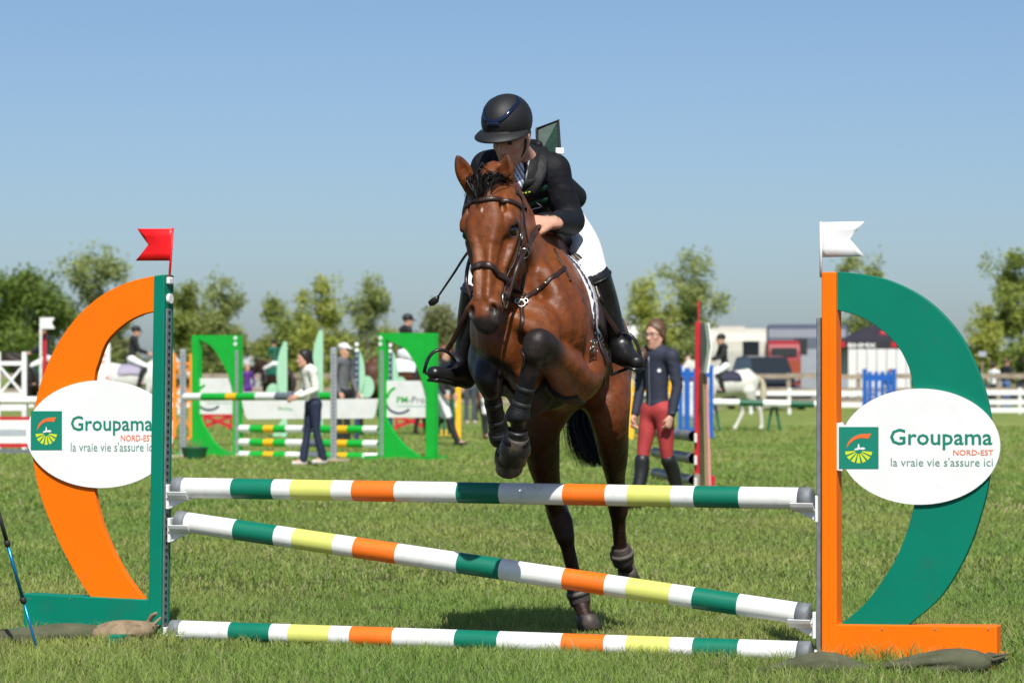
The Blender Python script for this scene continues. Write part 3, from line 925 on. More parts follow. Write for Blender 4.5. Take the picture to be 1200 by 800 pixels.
# coat colour: bay with black points, some shade painted in
rel = hv - hd0
hu = rel @ E1 / HS; hw = rel @ E2 / HS; hvv = rel @ E3 / HS
bay = np.array((0.148, 0.039, 0.0078)); dark = np.array((0.105, 0.028, 0.009)); black = np.array((0.014, 0.0115, 0.0105))
gold = np.array((0.265, 0.082, 0.016))
n1 = np.sin(hv[:, 0] * 9 + 1.3 * np.sin(hv[:, 2] * 7)) * np.sin(hv[:, 2] * 8 + hv[:, 1] * 5)
cols = bay[None] + (gold - bay)[None] * sstep(-.2, .9, n1)[:, None] * .35
onhead = (hv[:, 1] < 13.42) & (hv[:, 2] > P(0, 392, 13.1).z) & (hu > -.30)
mz = np.maximum(sstep(.565, .595, hu), sstep(.515, .555, hu) * np.maximum(sstep(.018, .036, np.abs(hw)), sstep(-.07, -.11, hvv)) * .95) * (np.abs(hw) < .1) * (hvv > -.22) * onhead
mz = np.maximum(mz, onhead * sstep(.02, .0, np.hypot(hu - .205, (hvv + .062) * 1.1) - .026) * (np.abs(hw) > .06) * .9)
cols = cols * (1 - mz[:, None]) + np.array((.016, .012, .011)) * mz[:, None]
gr_ = (sstep(.030, .010, np.hypot(hu - .575, np.abs(hw) - .052)) * onhead * (hvv > -.12))[:, None] * .8
cols = cols * (1 - gr_) + np.array((.085, .068, .062)) * gr_
# ear rims and tips
for w in (1, -1):
    b0, t0 = EARB[w]; a_ = unit(t0 - b0); h_ = (hv - b0) @ a_; r_ = np.linalg.norm((hv - b0) - h_[:, None] * a_, axis=1)
    e_ = sstep(.06, .15, h_) * (r_ < .06)
    cols = cols * (1 - .75 * e_[:, None]) + black * .75 * e_[:, None]
def seg_w(a, b, rad, lo=0.0, hi=1.0, soft=.15):
    a = np.array(a); b = np.array(b); ba = b - a
    h = (hv - a) @ ba / (ba @ ba)
    r = np.linalg.norm(hv - a - np.clip(h, 0, 1)[:, None] * ba, axis=1)
    return sstep(lo - soft, lo + soft, h) * sstep(rad * 1.08, rad * .92, r)
pts_shade_w = np.zeros(len(hv))
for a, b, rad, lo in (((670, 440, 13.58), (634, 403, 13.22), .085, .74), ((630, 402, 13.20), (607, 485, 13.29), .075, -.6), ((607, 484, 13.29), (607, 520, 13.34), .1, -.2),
                      ((574, 415, 13.70), (571, 443, 13.44), .13, .05), ((571, 440, 13.44), (588, 514, 13.575), .075, -.5), ((588, 513, 13.575), (597, 534, 13.66), .1, -.2),  # right forearm's black extended upwards, painting in the head's cast shadow
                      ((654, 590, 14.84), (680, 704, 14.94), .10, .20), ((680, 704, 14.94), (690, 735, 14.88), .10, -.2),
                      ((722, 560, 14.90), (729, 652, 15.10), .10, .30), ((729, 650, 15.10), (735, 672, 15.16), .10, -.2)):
    pts_shade_w = np.maximum(pts_shade_w, seg_w(Q(*a), Q(*b), rad, lo))
dk = np.maximum(pts_shade_w, 0)[:, None] * .97
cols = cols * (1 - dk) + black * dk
# hind legs below the stifle: black points plus the body's shade painted in
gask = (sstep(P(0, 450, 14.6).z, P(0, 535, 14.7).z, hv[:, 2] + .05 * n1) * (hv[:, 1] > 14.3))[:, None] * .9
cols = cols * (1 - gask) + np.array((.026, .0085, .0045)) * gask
star = sstep(.012, .004, np.hypot((hu - .145), (hw - .0) * 1.7)) * (hvv > -.06) * onhead
cols = cols * (1 - .75 * star[:, None]) + np.array((.6, .5, .42)) * .75 * star[:, None]
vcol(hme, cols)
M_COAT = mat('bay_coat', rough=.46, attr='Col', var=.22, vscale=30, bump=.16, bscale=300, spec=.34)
nt_ = M_COAT.node_tree; b_ = nt_.nodes['Principled BSDF']
tx_ = nt_.nodes.new('ShaderNodeTexNoise'); tx_.inputs['Scale'].default_value = 11; tx_.inputs['Detail'].default_value = 4; tx_.inputs['Roughness'].default_value = .5
mr_ = nt_.nodes.new('ShaderNodeMapRange'); mr_.inputs['From Min'].default_value = .3; mr_.inputs['From Max'].default_value = .7; mr_.inputs['To Min'].default_value = .34; mr_.inputs['To Max'].default_value = .60
tc_ = nt_.nodes.new('ShaderNodeTexCoord'); nt_.links.new(tc_.outputs['Object'], tx_.inputs['Vector']); nt_.links.new(tx_.outputs['Fac'], mr_.inputs['Value']); nt_.links.new(mr_.outputs[0], b_.inputs['Roughness'])
bp_ = nt_.nodes.new('ShaderNodeBump'); bp_.inputs['Strength'].default_value = .38; bp_.inputs['Distance'].default_value = .03     # veins and muscle ripples
ob_ = [n for n in nt_.nodes if n.type == 'BUMP' and n != bp_][0]
nt_.links.new(tx_.outputs['Fac'], bp_.inputs['Height']); nt_.links.new(ob_.outputs[0], bp_.inputs['Normal']); nt_.links.new(bp_.outputs[0], b_.inputs['Normal'])
horse = empty('horse', gpos(660, 14.6), 'bay horse with black legs leaping over the coloured rails towards the camera', 'horse')
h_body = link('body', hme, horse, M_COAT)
HB = bvh_of(hme)

# eyes
for w in (1, -1):
    m = MB().sphere(hp(.205, w * .0915, -.066), .0235 * HS, nu=18, nv=12)
    e = m.build('eye', mat('horse_eye', (.010, .006, .004), .06, spec=.8), horse)
# hooves (with bell boots in front)
M_HOOF = mat('hoof', (.055, .045, .038), .55, var=.25, vscale=30, dirt=(.16, .13, .08), dscale=20, damt=.7)
M_BOOT = mat('black_boot', (.007, .007, .0075), .55, var=.3, vscale=40, bump=.3, bscale=160, spec=.3)
M_BELL = mat('bell_boot', (.010, .010, .011), .45, var=.2, vscale=40, bump=.15, bscale=120)
def hoof(a, b, toe, r1=.052, r2=.066):
    """a coronet centre, b sole centre, toe: direction of the toe"""
    a = Vector(a); b = Vector(b); ax_ = (b - a).normalized(); t = Vector(toe); t = (t - ax_ * t.dot(ax_)).normalized(); s_ = ax_.cross(t)
    m = MB(); vs = []; n = 20; rings = [(0, r1, 0), (.12, r1 * 1.05, .0), (1.0, r2, .25)]
    L = (b - a).length
    for h_, r, sh in rings:
        for k in range(n):
            q = 2 * math.pi * k / n; c_, s2 = math.cos(q), math.sin(q)
            rr = r * (1.10 if c_ > 0 else .92)
            vs.append(a + ax_ * (L * h_ * (1.0 if c_ > -.2 else .88)) + t * (c_ * rr + sh * .06) + s_ * s2 * r * .96)
    fs = [(i * n + k, i * n + (k + 1) % n, (i + 1) * n + (k + 1) % n, (i + 1) * n + k) for i in range(2) for k in range(n)]
    m.add(vs, fs, 0, True); o = len(m.v)
    m.f.append(tuple(2 * n + k for k in range(n))); m.mi.append(0); m.sm.append(False)
    m.f.append(tuple(reversed(range(n)))); m.mi.append(0); m.sm.append(False)
    return fix_normals(m.build('hoof', M_HOOF, horse))
hoof(Q(607, 511, 13.33), Q(601, 538, 13.385), (-.2, -.6, -.8))
hoof(Q(597, 527, 13.655), Q(597, 546, 13.72), (-.1, -.8, -.6))
hoof(Q(687, 722, 14.885), Q(690, 741, 14.86), (.45, -.9, -.1))
hoof(Q(734, 665, 15.155), Q(736, 680, 15.20), (.5, -.5, -.7), .047, .057)

def legwrap(name, pts, rad, m, parent=horse, straps=(), n=20):
    w = MB(); w.tube([Q(*p) for p in pts], rad, n)
    o = w.build(name, m, parent)
    return o
def spl_pts(pts, rad, n=5):
    A = spline([list(Q(*p)) + [r] for p, r in zip(pts, rad)], n)
    return [Vector(a[:3]) for a in A], [float(a[3]) for a in A]
def wrap_boot(pts, rad, strap_at):
    pp, rr = spl_pts(pts, rad, 6)
    w = MB(); w.tube(pp, rr, 20); o = w.build('leg_boot', M_BOOT, horse)
    for s_ in strap_at:
        i = int(s_ * (len(pp) - 1)); i = min(max(i, 0), len(pp) - 2)
        d = (pp[i + 1] - pp[i]).normalized()
        st = MB().tube([pp[i] - d * .013, pp[i] - d * .010, pp[i] + d * .010, pp[i] + d * .013], [rr[i] - .002, rr[i] + .0022, rr[i] + .0022, rr[i] - .002], 20)
        st.build('strap', mat('boot_strap', (.013, .013, .013), .6, var=.2, vscale=60), o)
    return o
wrap_boot([(622, 432, 13.228), (616, 455, 13.26), (611, 473, 13.283), (607, 487, 13.295), (607, 492, 13.30)], [.043, .041, .043, .056, .046], (.28, .52))
wrap_boot([(576, 458, 13.44), (579, 476, 13.485), (583, 496, 13.54), (587, 512, 13.575), (589, 516, 13.585)], [.041, .040, .041, .054, .046], (.22, .46, .70))
M_HBOOT = mat('hind_boot', (.05, .038, .032), .6, var=.3, vscale=30, bump=.2, bscale=140)
for pts, rad in (([(674, 684, 14.925), (678, 697, 14.94), (681, 708, 14.935)], [.046, .056, .05]),
                 ([(727, 640, 15.08), (729, 651, 15.10), (731, 660, 15.12)], [.047, .058, .052])):
    pp, rr = spl_pts(pts, rad, 5)
    w = MB().tube(pp, rr, 20); o = w.build('fetlock_boot', M_HBOOT, horse)
    d = (pp[6] - pp[4]).normalized()
    MB().tube([pp[4] - d * .012, pp[4] + d * .012], [rr[4] + .004, rr[5] + .004], 20).build('strap', mat('hind_strap', (.10, .085, .075), .6, var=.2, vscale=50), o)
def bell(a, b, r0, r1, tilt):
    a = Vector(a); b = Vector(b); d = b - a
    m = MB(); prof = [(0, r0 - .004), (.05, r0 + .003), (.14, r0 + .003), (.20, r0 + .001), (.40, r0 + .012), (.75, r1 * .97), (.94, r1), (1.0, r1 - .004)]
    m.tube([a + d * h_ for h_, r in prof], [r for h_, r in prof], 24)
    o = m.build('bell_boot', M_BELL, horse)
    MB().tube([a + d * .30, a + d * .33, a + d * .52, a + d * .55], [r0 + .007, r0 + .011, r0 + .019, r0 + .013], 24).build('strap', M_BOOT, o)
bell(Q(607, 503, 13.315), Q(603, 530, 13.37), .044, .072, 0)
bell(Q(593, 521, 13.62), Q(597, 539, 13.69), .042, .069, 0)

# ---- hair: mane, forelock, tail
M_HAIR = mat('horse_hair', (.009, .007, .006), .55, var=.5, vscale=60, spec=.35)
def strands(name, roots, n, seed, w0=.004, parent=horse, mats=M_HAIR):
    """roots: function(rng) -> list of points of one strand"""
    rg = random.Random(seed); m = MB()
    for i in range(n):
        pp = [Vector(p) for p in roots(rg)]; k = len(pp)
        sd = Vector((rg.uniform(-1, 1), rg.uniform(-.4, .4), rg.uniform(-1, 1))).normalized()
        vs = []
        for j, p in enumerate(pp):
            t = (pp[min(j + 1, k - 1)] - pp[max(j - 1, 0)]).normalized()
            s_ = t.cross(sd)
            s_ = (s_.normalized() if s_.length > 1e-5 else t.orthogonal().normalized()) * w0 * (1 - .8 * j / (k - 1))
            vs += [p - s_, p + s_]
        m.add(vs, [(2 * j, 2 * j + 1, 2 * j + 3, 2 * j + 2) for j in range(k - 1)], 0, True)
    return m.build(name, mats, parent)
crest = [Vector(p) for p in spline([Q(578, 205, 13.30), Q(593, 217, 13.44), Q(608, 246, 13.64), Q(626, 282, 13.84)], 8)]
def mane_root(rg):
    i = rg.randrange(len(crest)); p = crest[i] + Vector((rg.gauss(0, .012), rg.gauss(0, .02), rg.uniform(.0, .02)))
    d = Vector((-1, .15, 0)) * rg.uniform(.05, .10); z = rg.uniform(.02, .04)
    return [p, p + d * .5 + Vector((0, 0, z)), p + d + Vector((0, 0, -.03)), p + d * 1.2 + Vector((rg.gauss(0, .01), 0, -.10))]
strands('mane', mane_root, 2200, 3, .0026)
def forelock_root(rg):
    p = Vector(hp(.0 + rg.gauss(0, .010), rg.gauss(0, .034), -.045 + rg.gauss(0, .025))); q = Vector(hp(.085 + rg.gauss(0, .018), -.006 + rg.gauss(0, .017), .022))
    m1 = p.lerp(q, .35) + Vector(E3) * rg.uniform(.025, .05) + Vector((0, 0, rg.uniform(.005, .030))); m2 = p.lerp(q, .75) + Vector(E3) * rg.uniform(.02, .03)
    return [Vector(v) for v in spline([p, m1, m2, q], 3)]
strands('forelock', forelock_root, 2200, 5, .0024)
def tail_root(rg):
    a = rg.gauss(0, 1.25); b = rg.gauss(0, 1.25)
    p = Q(679, 398, 15.02); path = [p, Q(683, 410, 15.18), Q(680 + a * 3, 455, 15.24 + b * .02), Q(678 + a * 5, 495, 15.22 + b * .03), Q(686 + a * 6, 520, 15.2 + b * .04)]
    L = rg.uniform(.5, 1.0); path[-1] = Q(686 + a * 7, 514 + 12 * rg.random(), 15.2 + b * .05); path.append(Q(690 + a * 9 + 12 * L, 518 + 30 * L, 15.2 + b * .07))
    return [Vector(v) + Vector((rg.gauss(0, .003), rg.gauss(0, .004), 0)) for v in spline(path, 3)]
strands('tail', tail_root, 2600, 6, .0022)
# ================================================================== saddle, bridle, harness
M_LEA = mat('brown_leather', (.030, .014, .010), .42, var=.3, vscale=30, bump=.06, bscale=150, spec=.5)
M_LEAD = mat('dark_leather', (.012, .009, .008), .40, var=.3, vscale=30, bump=.06, bscale=120)
M_STEEL = mat('steel', (.42, .41, .38), .3, 1.0, var=.1, vscale=40)
M_IRON = mat('black_stirrup', (.020, .021, .023), .32, .3, var=.2, vscale=40)
M_PAD = mat('white_pad', (.72, .72, .73), .85, var=.06, vscale=20, bump=.3, bscale=120)
M_NAVY = mat('navy_trim', (.012, .018, .045), .6, var=.15, vscale=40)

def surf(p, off=0.0, n=None):
    """closest point on the horse, lifted by off"""
    h = HB.find_nearest(Vector(p)); return h[0] + h[1] * off, h[1]
def ribbon(name, pts, w, th, m, parent, off=None, sub=5, closed=False):
    """flat strap laid on the horse along pts"""
    A = [Vector(a) for a in spline(pts, sub, closed)]
    pp, nn = [], []
    for a in A:
        q, n = surf(a, th * .6 if off is None else off); pp.append(q); nn.append(n)
    mb = MB(); mb.tube(pp, w / 2, 8, flat=(nn, th / w), closed=closed)
    return mb.build(name, m, parent)
def hits(pix): 
    out = []
    for px, py in pix:
        h, n = cam_hit(HB, px, py)
        if h is not None: out.append(h)
    return out
def wrap(u, a0, a1, n, cw=0.0, cv=-.09, tilt=0.0):
    """points round the head at height u (radial ray-cast), angle 0 = front, + = horse's left"""
    out = []
    for i in range(n + 1):
        a = math.radians(a0 + (a1 - a0) * i / n)
        c = Vector(hp(u + tilt * abs(math.sin(a)), cw, cv)); d = Vector(E3) * math.cos(a) + Vector(E2) * math.sin(a)
        h = HB.ray_cast(c + d * .28, -d)
        if h[0] is not None: out.append(h[0])
    return out
bridle = tag(empty('bridle', Vector(hp(.1, 0, 0)), None), 'brown leather bridle with padded noseband on the bay horse', 'bridle')
for nm, pts, w, th in (('noseband', wrap(.365, -178, 178, 40, tilt=.035), .031, .015),
                       ('browband', wrap(.105, -100, 100, 26, cv=-.10, tilt=-.012), .022, .011),
                       ('headpiece', wrap(.035, 75, 285, 26, cv=-.10), .030, .008)):
    A = [Vector(a) for a in pts]; pp = []; nn = []
    for a in A:
        q, n = surf(a, th * .45); pp.append(q); nn.append(n)
    MB().tube(pp, w / 2, 10, flat=(nn, th / w)).build(nm, M_LEA, bridle)
for w in (1, -1):
    ck = [hp(.105, w * .115, -.115), hp(.20, w * .118, -.12), hp(.30, w * .105, -.125), hp(.40, w * .08, -.115), hp(.475, w * .062, -.105)]
    ribbon('cheekpiece', ck, .017, .007, M_LEA, bridle)
    ck2 = [hp(.11, w * .115, -.13), hp(.20, w * .12, -.15), hp(.29, w * .11, -.14), hp(.365, w * .085, -.115)]
    ribbon('noseband_strap', ck2, .013, .006, M_LEA, bridle)
    ribbon('throat_lash', [hp(.08, w * .11, -.13), hp(.16, w * .12, -.19), hp(.25, w * .115, -.26), hp(.27, w * .06, -.31)], .013, .006, M_LEA, bridle)
    ctr = surf(hp(.485, w * .062, -.100), .012)[0]
    rg = MB(); ring = [ctr + Vector(E1) * (.034 * math.cos(t)) + Vector(E3) * (.030 * math.sin(t)) for t in np.linspace(0, 2 * math.pi, 25)[:-1]]
    rg.tube(ring, .0045, 8, closed=True); rg.build('bit_ring', M_STEEL, bridle)
    bk = surf(hp(.215, w * .12, -.12), .009)[0]
    rg = MB(); ring = [bk + Vector(E1) * (.016 * math.cos(t)) + Vector(E3) * (.011 * math.sin(t)) for t in np.linspace(0, 2 * math.pi, 13)[:-1]]
    rg.tube(ring, .003, 6, closed=True); rg.build('buckle', M_STEEL, bridle)
MB().tube([hp(.49, -.05, -.098), hp(.49, 0, -.09), hp(.49, .05, -.098)], .006, 8).build('bit', M_STEEL, bridle)

# reins from the bit to the hands
LH = P(631, 262, 13.57); RH_ = P(585, 268, 13.62)
rb = surf(hp(.485, .062, -.11), .02)[0]
rl = [rb, P(606, 313, 13.17), P(614, 296, 13.27), P(622, 278, 13.42), LH + Vector((0, 0, -.012)), LH + Vector((.02, .06, -.03))]
A = [Vector(a) for a in spline(rl, 6)]
MB().tube(A, .0085, 8, flat=([Vector((0, -1, 0))] * len(A), .45)).build('rein', M_LEA, bridle)
rb2 = surf(hp(.485, -.062, -.11), .02)[0]
rr_ = [rb2, Vector(hp(.36, -.13, -.16)), P(556, 292, 13.36), RH_, RH_ + Vector((0.03, .06, -.03))]
A = [Vector(a) for a in spline(rr_, 6)]
MB().tube(A, .0085, 8, flat=([Vector((0, -1, 0))] * len(A), .45)).build('rein', M_LEA, bridle)
lp = [LH + Vector((.02, .06, -.03)), P(628, 284, 13.72), P(618, 292, 13.80), RH_ + Vector((.03, .06, -.03))]
A = [Vector(a) for a in spline(lp, 6)]
MB().tube(A, .008, 8).build('rein', M_LEA, bridle)
# martingale ring on the rein
c = P(614, 297, 13.255)
MB().tube([c + Vector((.021 * math.cos(t), -.008 * math.sin(t), .021 * math.sin(t))) for t in np.linspace(0, 2 * math.pi, 21)[:-1]], .0035, 8, closed=True).build('martingale_ring', M_STEEL, bridle)
ribbon('martingale_strap', [P(614, 302, 13.33), P(617, 318, 13.42), P(612, 340, 13.40)], .014, .006, M_LEA, bridle)

# breastplate
bpl = tag(empty('breastplate', P(611, 355, 13.36)), 'brown leather breastplate with steel rings across the bay horse\'s chest', 'harness')
hub = hits([(611, 356)])[0]
ribbon('shoulder_strap', hits([(613, 352), (628, 341), (641, 331), (652, 322), (662, 314)]), .021, .008, M_LEA, bpl)
ribbon('shoulder_strap', [hub, Q(594, 346, 13.40), Q(578, 335, 13.55), Q(574, 318, 13.70)], .021, .008, M_LEA, bpl)
ribbon('shoulder_strap', hits([(649, 292), (655, 304), (662, 316), (668, 330)]) or [hub, hub], .015, .007, M_LEA, bpl)
ribbon('chest_strap', hits([(611, 360), (612, 376), (612, 396), (613, 414), (614, 430)]), .022, .008, M_LEA, bpl)
for dx, dz, r in ((0, 0, .017), (-.018, .010, .011), (.018, .011, .011)):
    q, n = surf(hub + Vector((dx, 0, dz)), .010)
    e1 = n.orthogonal().normalized(); e2 = n.cross(e1)
    MB().tube([q + e1 * r * math.cos(t) + e2 * r * math.sin(t) for t in np.linspace(0, 2 * math.pi, 17)[:-1]], .003, 8, closed=True).build('steel_ring', M_STEEL, bpl)
for px, py in ((640, 332), (629, 340)):
    q, n = surf(hits([(px, py)])[0], .009); MB().sphere(q, .008, nu=8, nv=6).build('stud', M_STEEL, bpl)

# saddle: shells laid on the barrel
tf, tlo = trunk.grid(.012, pad=.12)
tax = [tlo[i] + .012 * np.arange(tf.shape[i]) for i in range(3)]
TG = np.meshgrid(*tax, indexing='ij')
S0 = Q(648, 300, 14.10)
def lfu(o=S0):
    q = [TG[i] - o[i] for i in range(3)]
    return tuple(q[0] * a[0] + q[1] * a[1] + q[2] * a[2] for a in (HL, HF, HU))
# the horse's own surface as distance on the same grid (body incl. shoulders)
def shell(name, inner, outer, region, m, parent, smooth=3):
    g = np.maximum(np.maximum(tf - outer, -(tf - inner)), region).astype(np.float32)
    v, q = surface_nets(g, tlo, .012)
    if len(q) == 0: print('empty shell', name); return None
    return link(name, np_mesh(name, relax(v, q, smooth), q), parent, m)
saddle = tag(empty('saddle', P(655, 300, 14.1)), 'dark brown jumping saddle with white saddle cloth under the rider', 'saddle')
Lx, Fx, Ux = lfu()
EXT = .016      # clears the shoulder muscles added outside the trunk
pad = np.maximum.reduce([Fx - (.225 - .06 * np.clip(-Ux, 0, 1)) , -Fx - .42, -(Ux + .42 + .10 * Fx)])
shell('saddle_cloth', -.01, EXT, pad, M_PAD, saddle)
edge = np.maximum.reduce([np.abs(pad + .012) - .009, -(Ux + .46)])
shell('cloth_binding', -.01, EXT + .006, edge, M_NAVY, saddle)
flap = np.maximum.reduce([Fx - (.13 + .10 * np.clip(-Ux - .05, 0, .3)), -Fx - .20, -(Ux + .40), Ux - .10])
shell('flap', .0, EXT + .014, flap, M_LEA, saddle)
roll = np.maximum.reduce([np.abs(Fx - (.085 + .10 * np.clip(-Ux - .05, 0, .3))) - .035, -(Ux + .27), Ux + .02])
shell('knee_roll', .0, EXT + .026, roll, M_LEAD, saddle)
seat = Body()
seat.limb([loc(S0, 0, .16, .115), loc(S0, 0, 0, .055), loc(S0, 0, -.22, .075), loc(S0, 0, -.34, .15)], [.075, .10, .13, .09], .05, (HU, .6))
link('seat', seat.mesh('seat', .012, 3), saddle, M_LEAD)
girth = np.maximum(np.abs(Fx - .155) - .05, Ux + .30)
shell('girth', -.01, EXT - .006, girth, M_BOOT, saddle)
c_ = Q(628, 470, 13.72)
def body_shell(name, box, th, region, m, parent):
    """sheet of thickness th on the horse's own surface inside a world box"""
    i0 = np.maximum(((np.array(box[0]) - hb.lo) / hb.vox).astype(int), 0); i1 = np.minimum(((np.array(box[1]) - hb.lo) / hb.vox).astype(int), hb.f.shape)
    f = hb.f[i0[0]:i1[0], i0[1]:i1[1], i0[2]:i1[2]]; lo = hb.lo + hb.vox * i0
    G = np.meshgrid(*[lo[i] + hb.vox * np.arange(f.shape[i]) for i in range(3)], indexing='ij')
    q = [G[i] - S0[i] for i in range(3)]; L_, F_, U_ = (q[0] * a[0] + q[1] * a[1] + q[2] * a[2] for a in (HL, HF, HU))
    g = np.maximum.reduce([f - th, -f - .012, region(L_, F_, U_, G)]).astype(np.float32)
    v, qd = surface_nets(g, lo, hb.vox)
    return link(name, np_mesh(name, relax(v, qd, 2), qd), parent, m)
body_shell('belly_guard', ((-.25, 13.45, 1.0), (.62, 14.25, 1.42)), .012, lambda L_, F_, U_, G: np.maximum.reduce([np.abs(F_ - .20) - .23 + .30 * np.abs(L_), U_ + .565 - .18 * np.clip(F_ - .2, 0, 1), np.abs(L_) - .24]), M_BOOT, saddle)
for dx in (0, 9):
    ribbon('girth_strap', [Q(688 + dx, 372, 13.72), Q(688 + dx, 392, 13.72), Q(686 + dx, 410, 13.72), Q(684 + dx, 432, 13.74)], .022, .007, M_LEA, saddle, off=.020)
    for py in (401, 409):
        q, n = surf(Q(687 + dx, py, 13.6), .032)
        e2 = Vector((0, 0, 1)); e2 = (e2 - n * e2.dot(n)).normalized(); e1 = e2.cross(n)
        MB().tube([q + e1 * a + e2 * b for a, b in ((-.016, -.011), (.016, -.011), (.016, .011), (-.016, .011))], .0032, 6, closed=True).build('buckle', M_STEEL, saddle)

def stirrup(top, bl, br, parent):
    top, bl, br = Vector(top), Vector(bl), Vector(br)
    m_ = (bl + br) / 2; up = top - m_; sd = (br - bl) / 2
    arc = []
    for t in np.linspace(0, math.pi, 17):
        arc.append(m_ + sd * math.cos(t) * -1 + up * (math.sin(t) ** .75))
    nrm = sd.cross(up).normalized()
    o = MB().tube(arc, .0085, 8, flat=([nrm] * len(arc), 1.5)).build('stirrup', M_IRON, parent)
    MB().bar(bl, br, .055, .014, up=up.normalized(), bev=.004).build('tread', M_IRON, o)
    return o
stirrup(P(728, 391, 14.02), P(717, 439, 14.05), P(752, 425, 14.0), saddle)
stirrup(P(522, 411, 14.0), P(497, 436, 13.98), P(534, 452, 14.03), saddle)
def leather(pts, w=.026):
    A = [Vector(a) for a in spline(pts, 5)]
    MB().tube(A, w / 2, 8, flat=([Vector((.35, -.9, 0))] * len(A), .22)).build('stirrup_leather', M_LEA, saddle)
leather([P(683, 322, 13.90), P(694, 342, 13.885), P(710, 368, 13.94), P(726, 393, 14.0)])
leather([P(560, 330, 13.98), P(548, 362, 13.93), P(533, 395, 13.97), P(522, 413, 14.0)])
# ================================================================== figures
def npv(v): return np.array(v, float)
def add_head(B, C, f, u, s=1.0, k=.02):
    """head primitives; C skull centre, f facing, u up"""
    f = unit(f); u = unit(npv(u) - f * (npv(u) @ f)); r = np.cross(f, u)    # r = the person's right
    R = np.stack([r, f, u], 1); X = lambda a, b, c: npv(C) + (r * a + f * b + u * c) * s
    B.ell(X(0, -.008, .030), npv((.076, .098, .095)) * s, R, k)
    B.limb([X(0, .030, .0), X(0, .048, -.055), X(0, .060, -.098)], [.068 * s, .058 * s, .036 * s], k)
    B.ell(X(0, .080, -.108), npv((.022, .018, .018)) * s, R, .015)
    for w in (1, -1):
        B.limb([X(w * .062, .0, -.04), X(w * .045, .035, -.088), X(w * .015, .068, -.108)], [.020 * s, .020 * s, .018 * s], .02)
        B.ell(X(w * .042, .072, -.026), npv((.022, .018, .020)) * s, R, .015)
        B.ell(X(w * .033, .098, .006), npv((.017, .013, .011)) * s, R, .010, True)
        B.ell(X(w * .077, -.008, -.008), npv((.010, .020, .032)) * s, R, .006)
    B.limb([X(-.035, .084, .022), X(0, .092, .022), X(.035, .084, .022)], [.012 * s] * 3, .012)
    B.limb([X(0, .092, .008), X(0, .106, -.018), X(0, .116, -.036)], [.009 * s, .0105 * s, .0125 * s], .008)
    for w in (1, -1): B.ell(X(w * .013, .102, -.040), npv((.009, .010, .008)) * s, R, .006)
    B.ell(X(0, .092, -.066), npv((.024, .012, .0075)) * s, R, .006)
    B.ell(X(0, .090, -.079), npv((.021, .012, .008)) * s, R, .006)
    return X, R
def add_hand(B, wr, d, pn, s=1.0, curl=1.0, side=1):
    """wr wrist, d pointing direction, pn palm normal; side +1: thumb on the cross(d,pn) side"""
    d = unit(d); pn = unit(npv(pn) - d * (npv(pn) @ d)); t = np.cross(d, pn) * side
    X = lambda a, b, c: npv(wr) + (d * a + t * b + pn * c) * s
    B.limb([X(-.03, 0, 0), X(.02, 0, 0)], [.027 * s, .028 * s], .015, (pn, .75))
    B.limb([X(.02, 0, 0), X(.05, 0, 0), X(.078, 0, .002)], [.030 * s, .040 * s, .040 * s], .012, (pn, .42))
    for i, (b, L) in enumerate(((.031, .070), (.010, .078), (-.011, .072), (-.031, .058))):
        a0 = .078 - .006 * abs(i - 1); p = [X(a0, b, .004)]; ang = .15
        for j, fr in enumerate((.42, .32, .26)):
            ang += curl * (.75, .85, .6)[j]
            q = p[-1] + (d * math.cos(ang) + pn * math.sin(ang)) * L * fr * s
            p.append(q)
        B.limb(p, [.0098 * s, .0094 * s, .0088 * s, .0078 * s], .004, None, 2)
    B.limb([X(.018, .026, .006), X(.045, .046, .016), X(.066, .046, .030 + .012 * curl), X(.082, .036, .036 + .018 * curl)], [.016 * s, .0125 * s, .0108 * s, .0088 * s], .008, None, 2)
M_SKIN = mat('skin', (.56, .31, .22), .5, attr='Col', var=.06, vscale=30, spec=.4, bump=.04, bscale=300)
def skin_cols(me, X=None, base=(.56, .31, .22), lips=True):
    v = verts_of(me); c = np.tile(npv(base), (len(v), 1))
    if X is not None:
        for pt, r, col in ((X(0, .10, -.072), .024, (.45, .14, .12)), (X(.033, .09, .022), .014, (.16, .09, .06)), (X(-.033, .09, .022), .014, (.16, .09, .06)),
                           (X(.034, .09, .004), .012, (.10, .07, .06)), (X(-.034, .09, .004), .012, (.10, .07, .06)), (X(.045, .08, -.035), .03, (.60, .27, .20)), (X(-.045, .08, -.035), .03, (.60, .27, .20))):
            w = sstep(r, r * .35, np.linalg.norm((v - pt) * np.array((1, 1, 1.0)), axis=1))[:, None] * .85
            c = c * (1 - w) + npv(col) * w
    vcol(me, c)

# ------------------------------------------------------------------ the rider
rider = tag(empty('person', gpos(640, 14.1)), 'rider in black helmet, dark jacket and white breeches crouching over the bay horse', 'person')
rC = Q(600, 159, 13.77); rf = unit((-.44, -.78, -.46)); ru = unit((-.10, -.44, .89))
rb_ = Body()
rX, rR = add_head(rb_, rC, rf, ru, 1.0)
rb_.limb([rC + ru * -.05 - rf * .03, Q(612, 183, 13.92), Q(622, 196, 14.02)], [.056, .056, .07], .03)
SHL, SHR = Q(648, 200, 13.98), Q(572, 197, 14.02)
PEL = Q(642, 270, 14.42)
rb_.limb([Q(618, 205, 14.03), Q(630, 225, 14.18), PEL], [.085, .085, .09], .05, (HL, 1.1))
ELL, WRL = Q(668, 259, 13.98), Q(648, 261, 13.66)
ELR, WRR = Q(556, 258, 14.02), Q(574, 267, 13.74)
rb_.limb([SHL, ELL, WRL], [.05, .042, .028], .02, None, 1)
rb_.limb([SHR, ELR, WRR], [.05, .042, .028], .02, None, 1)
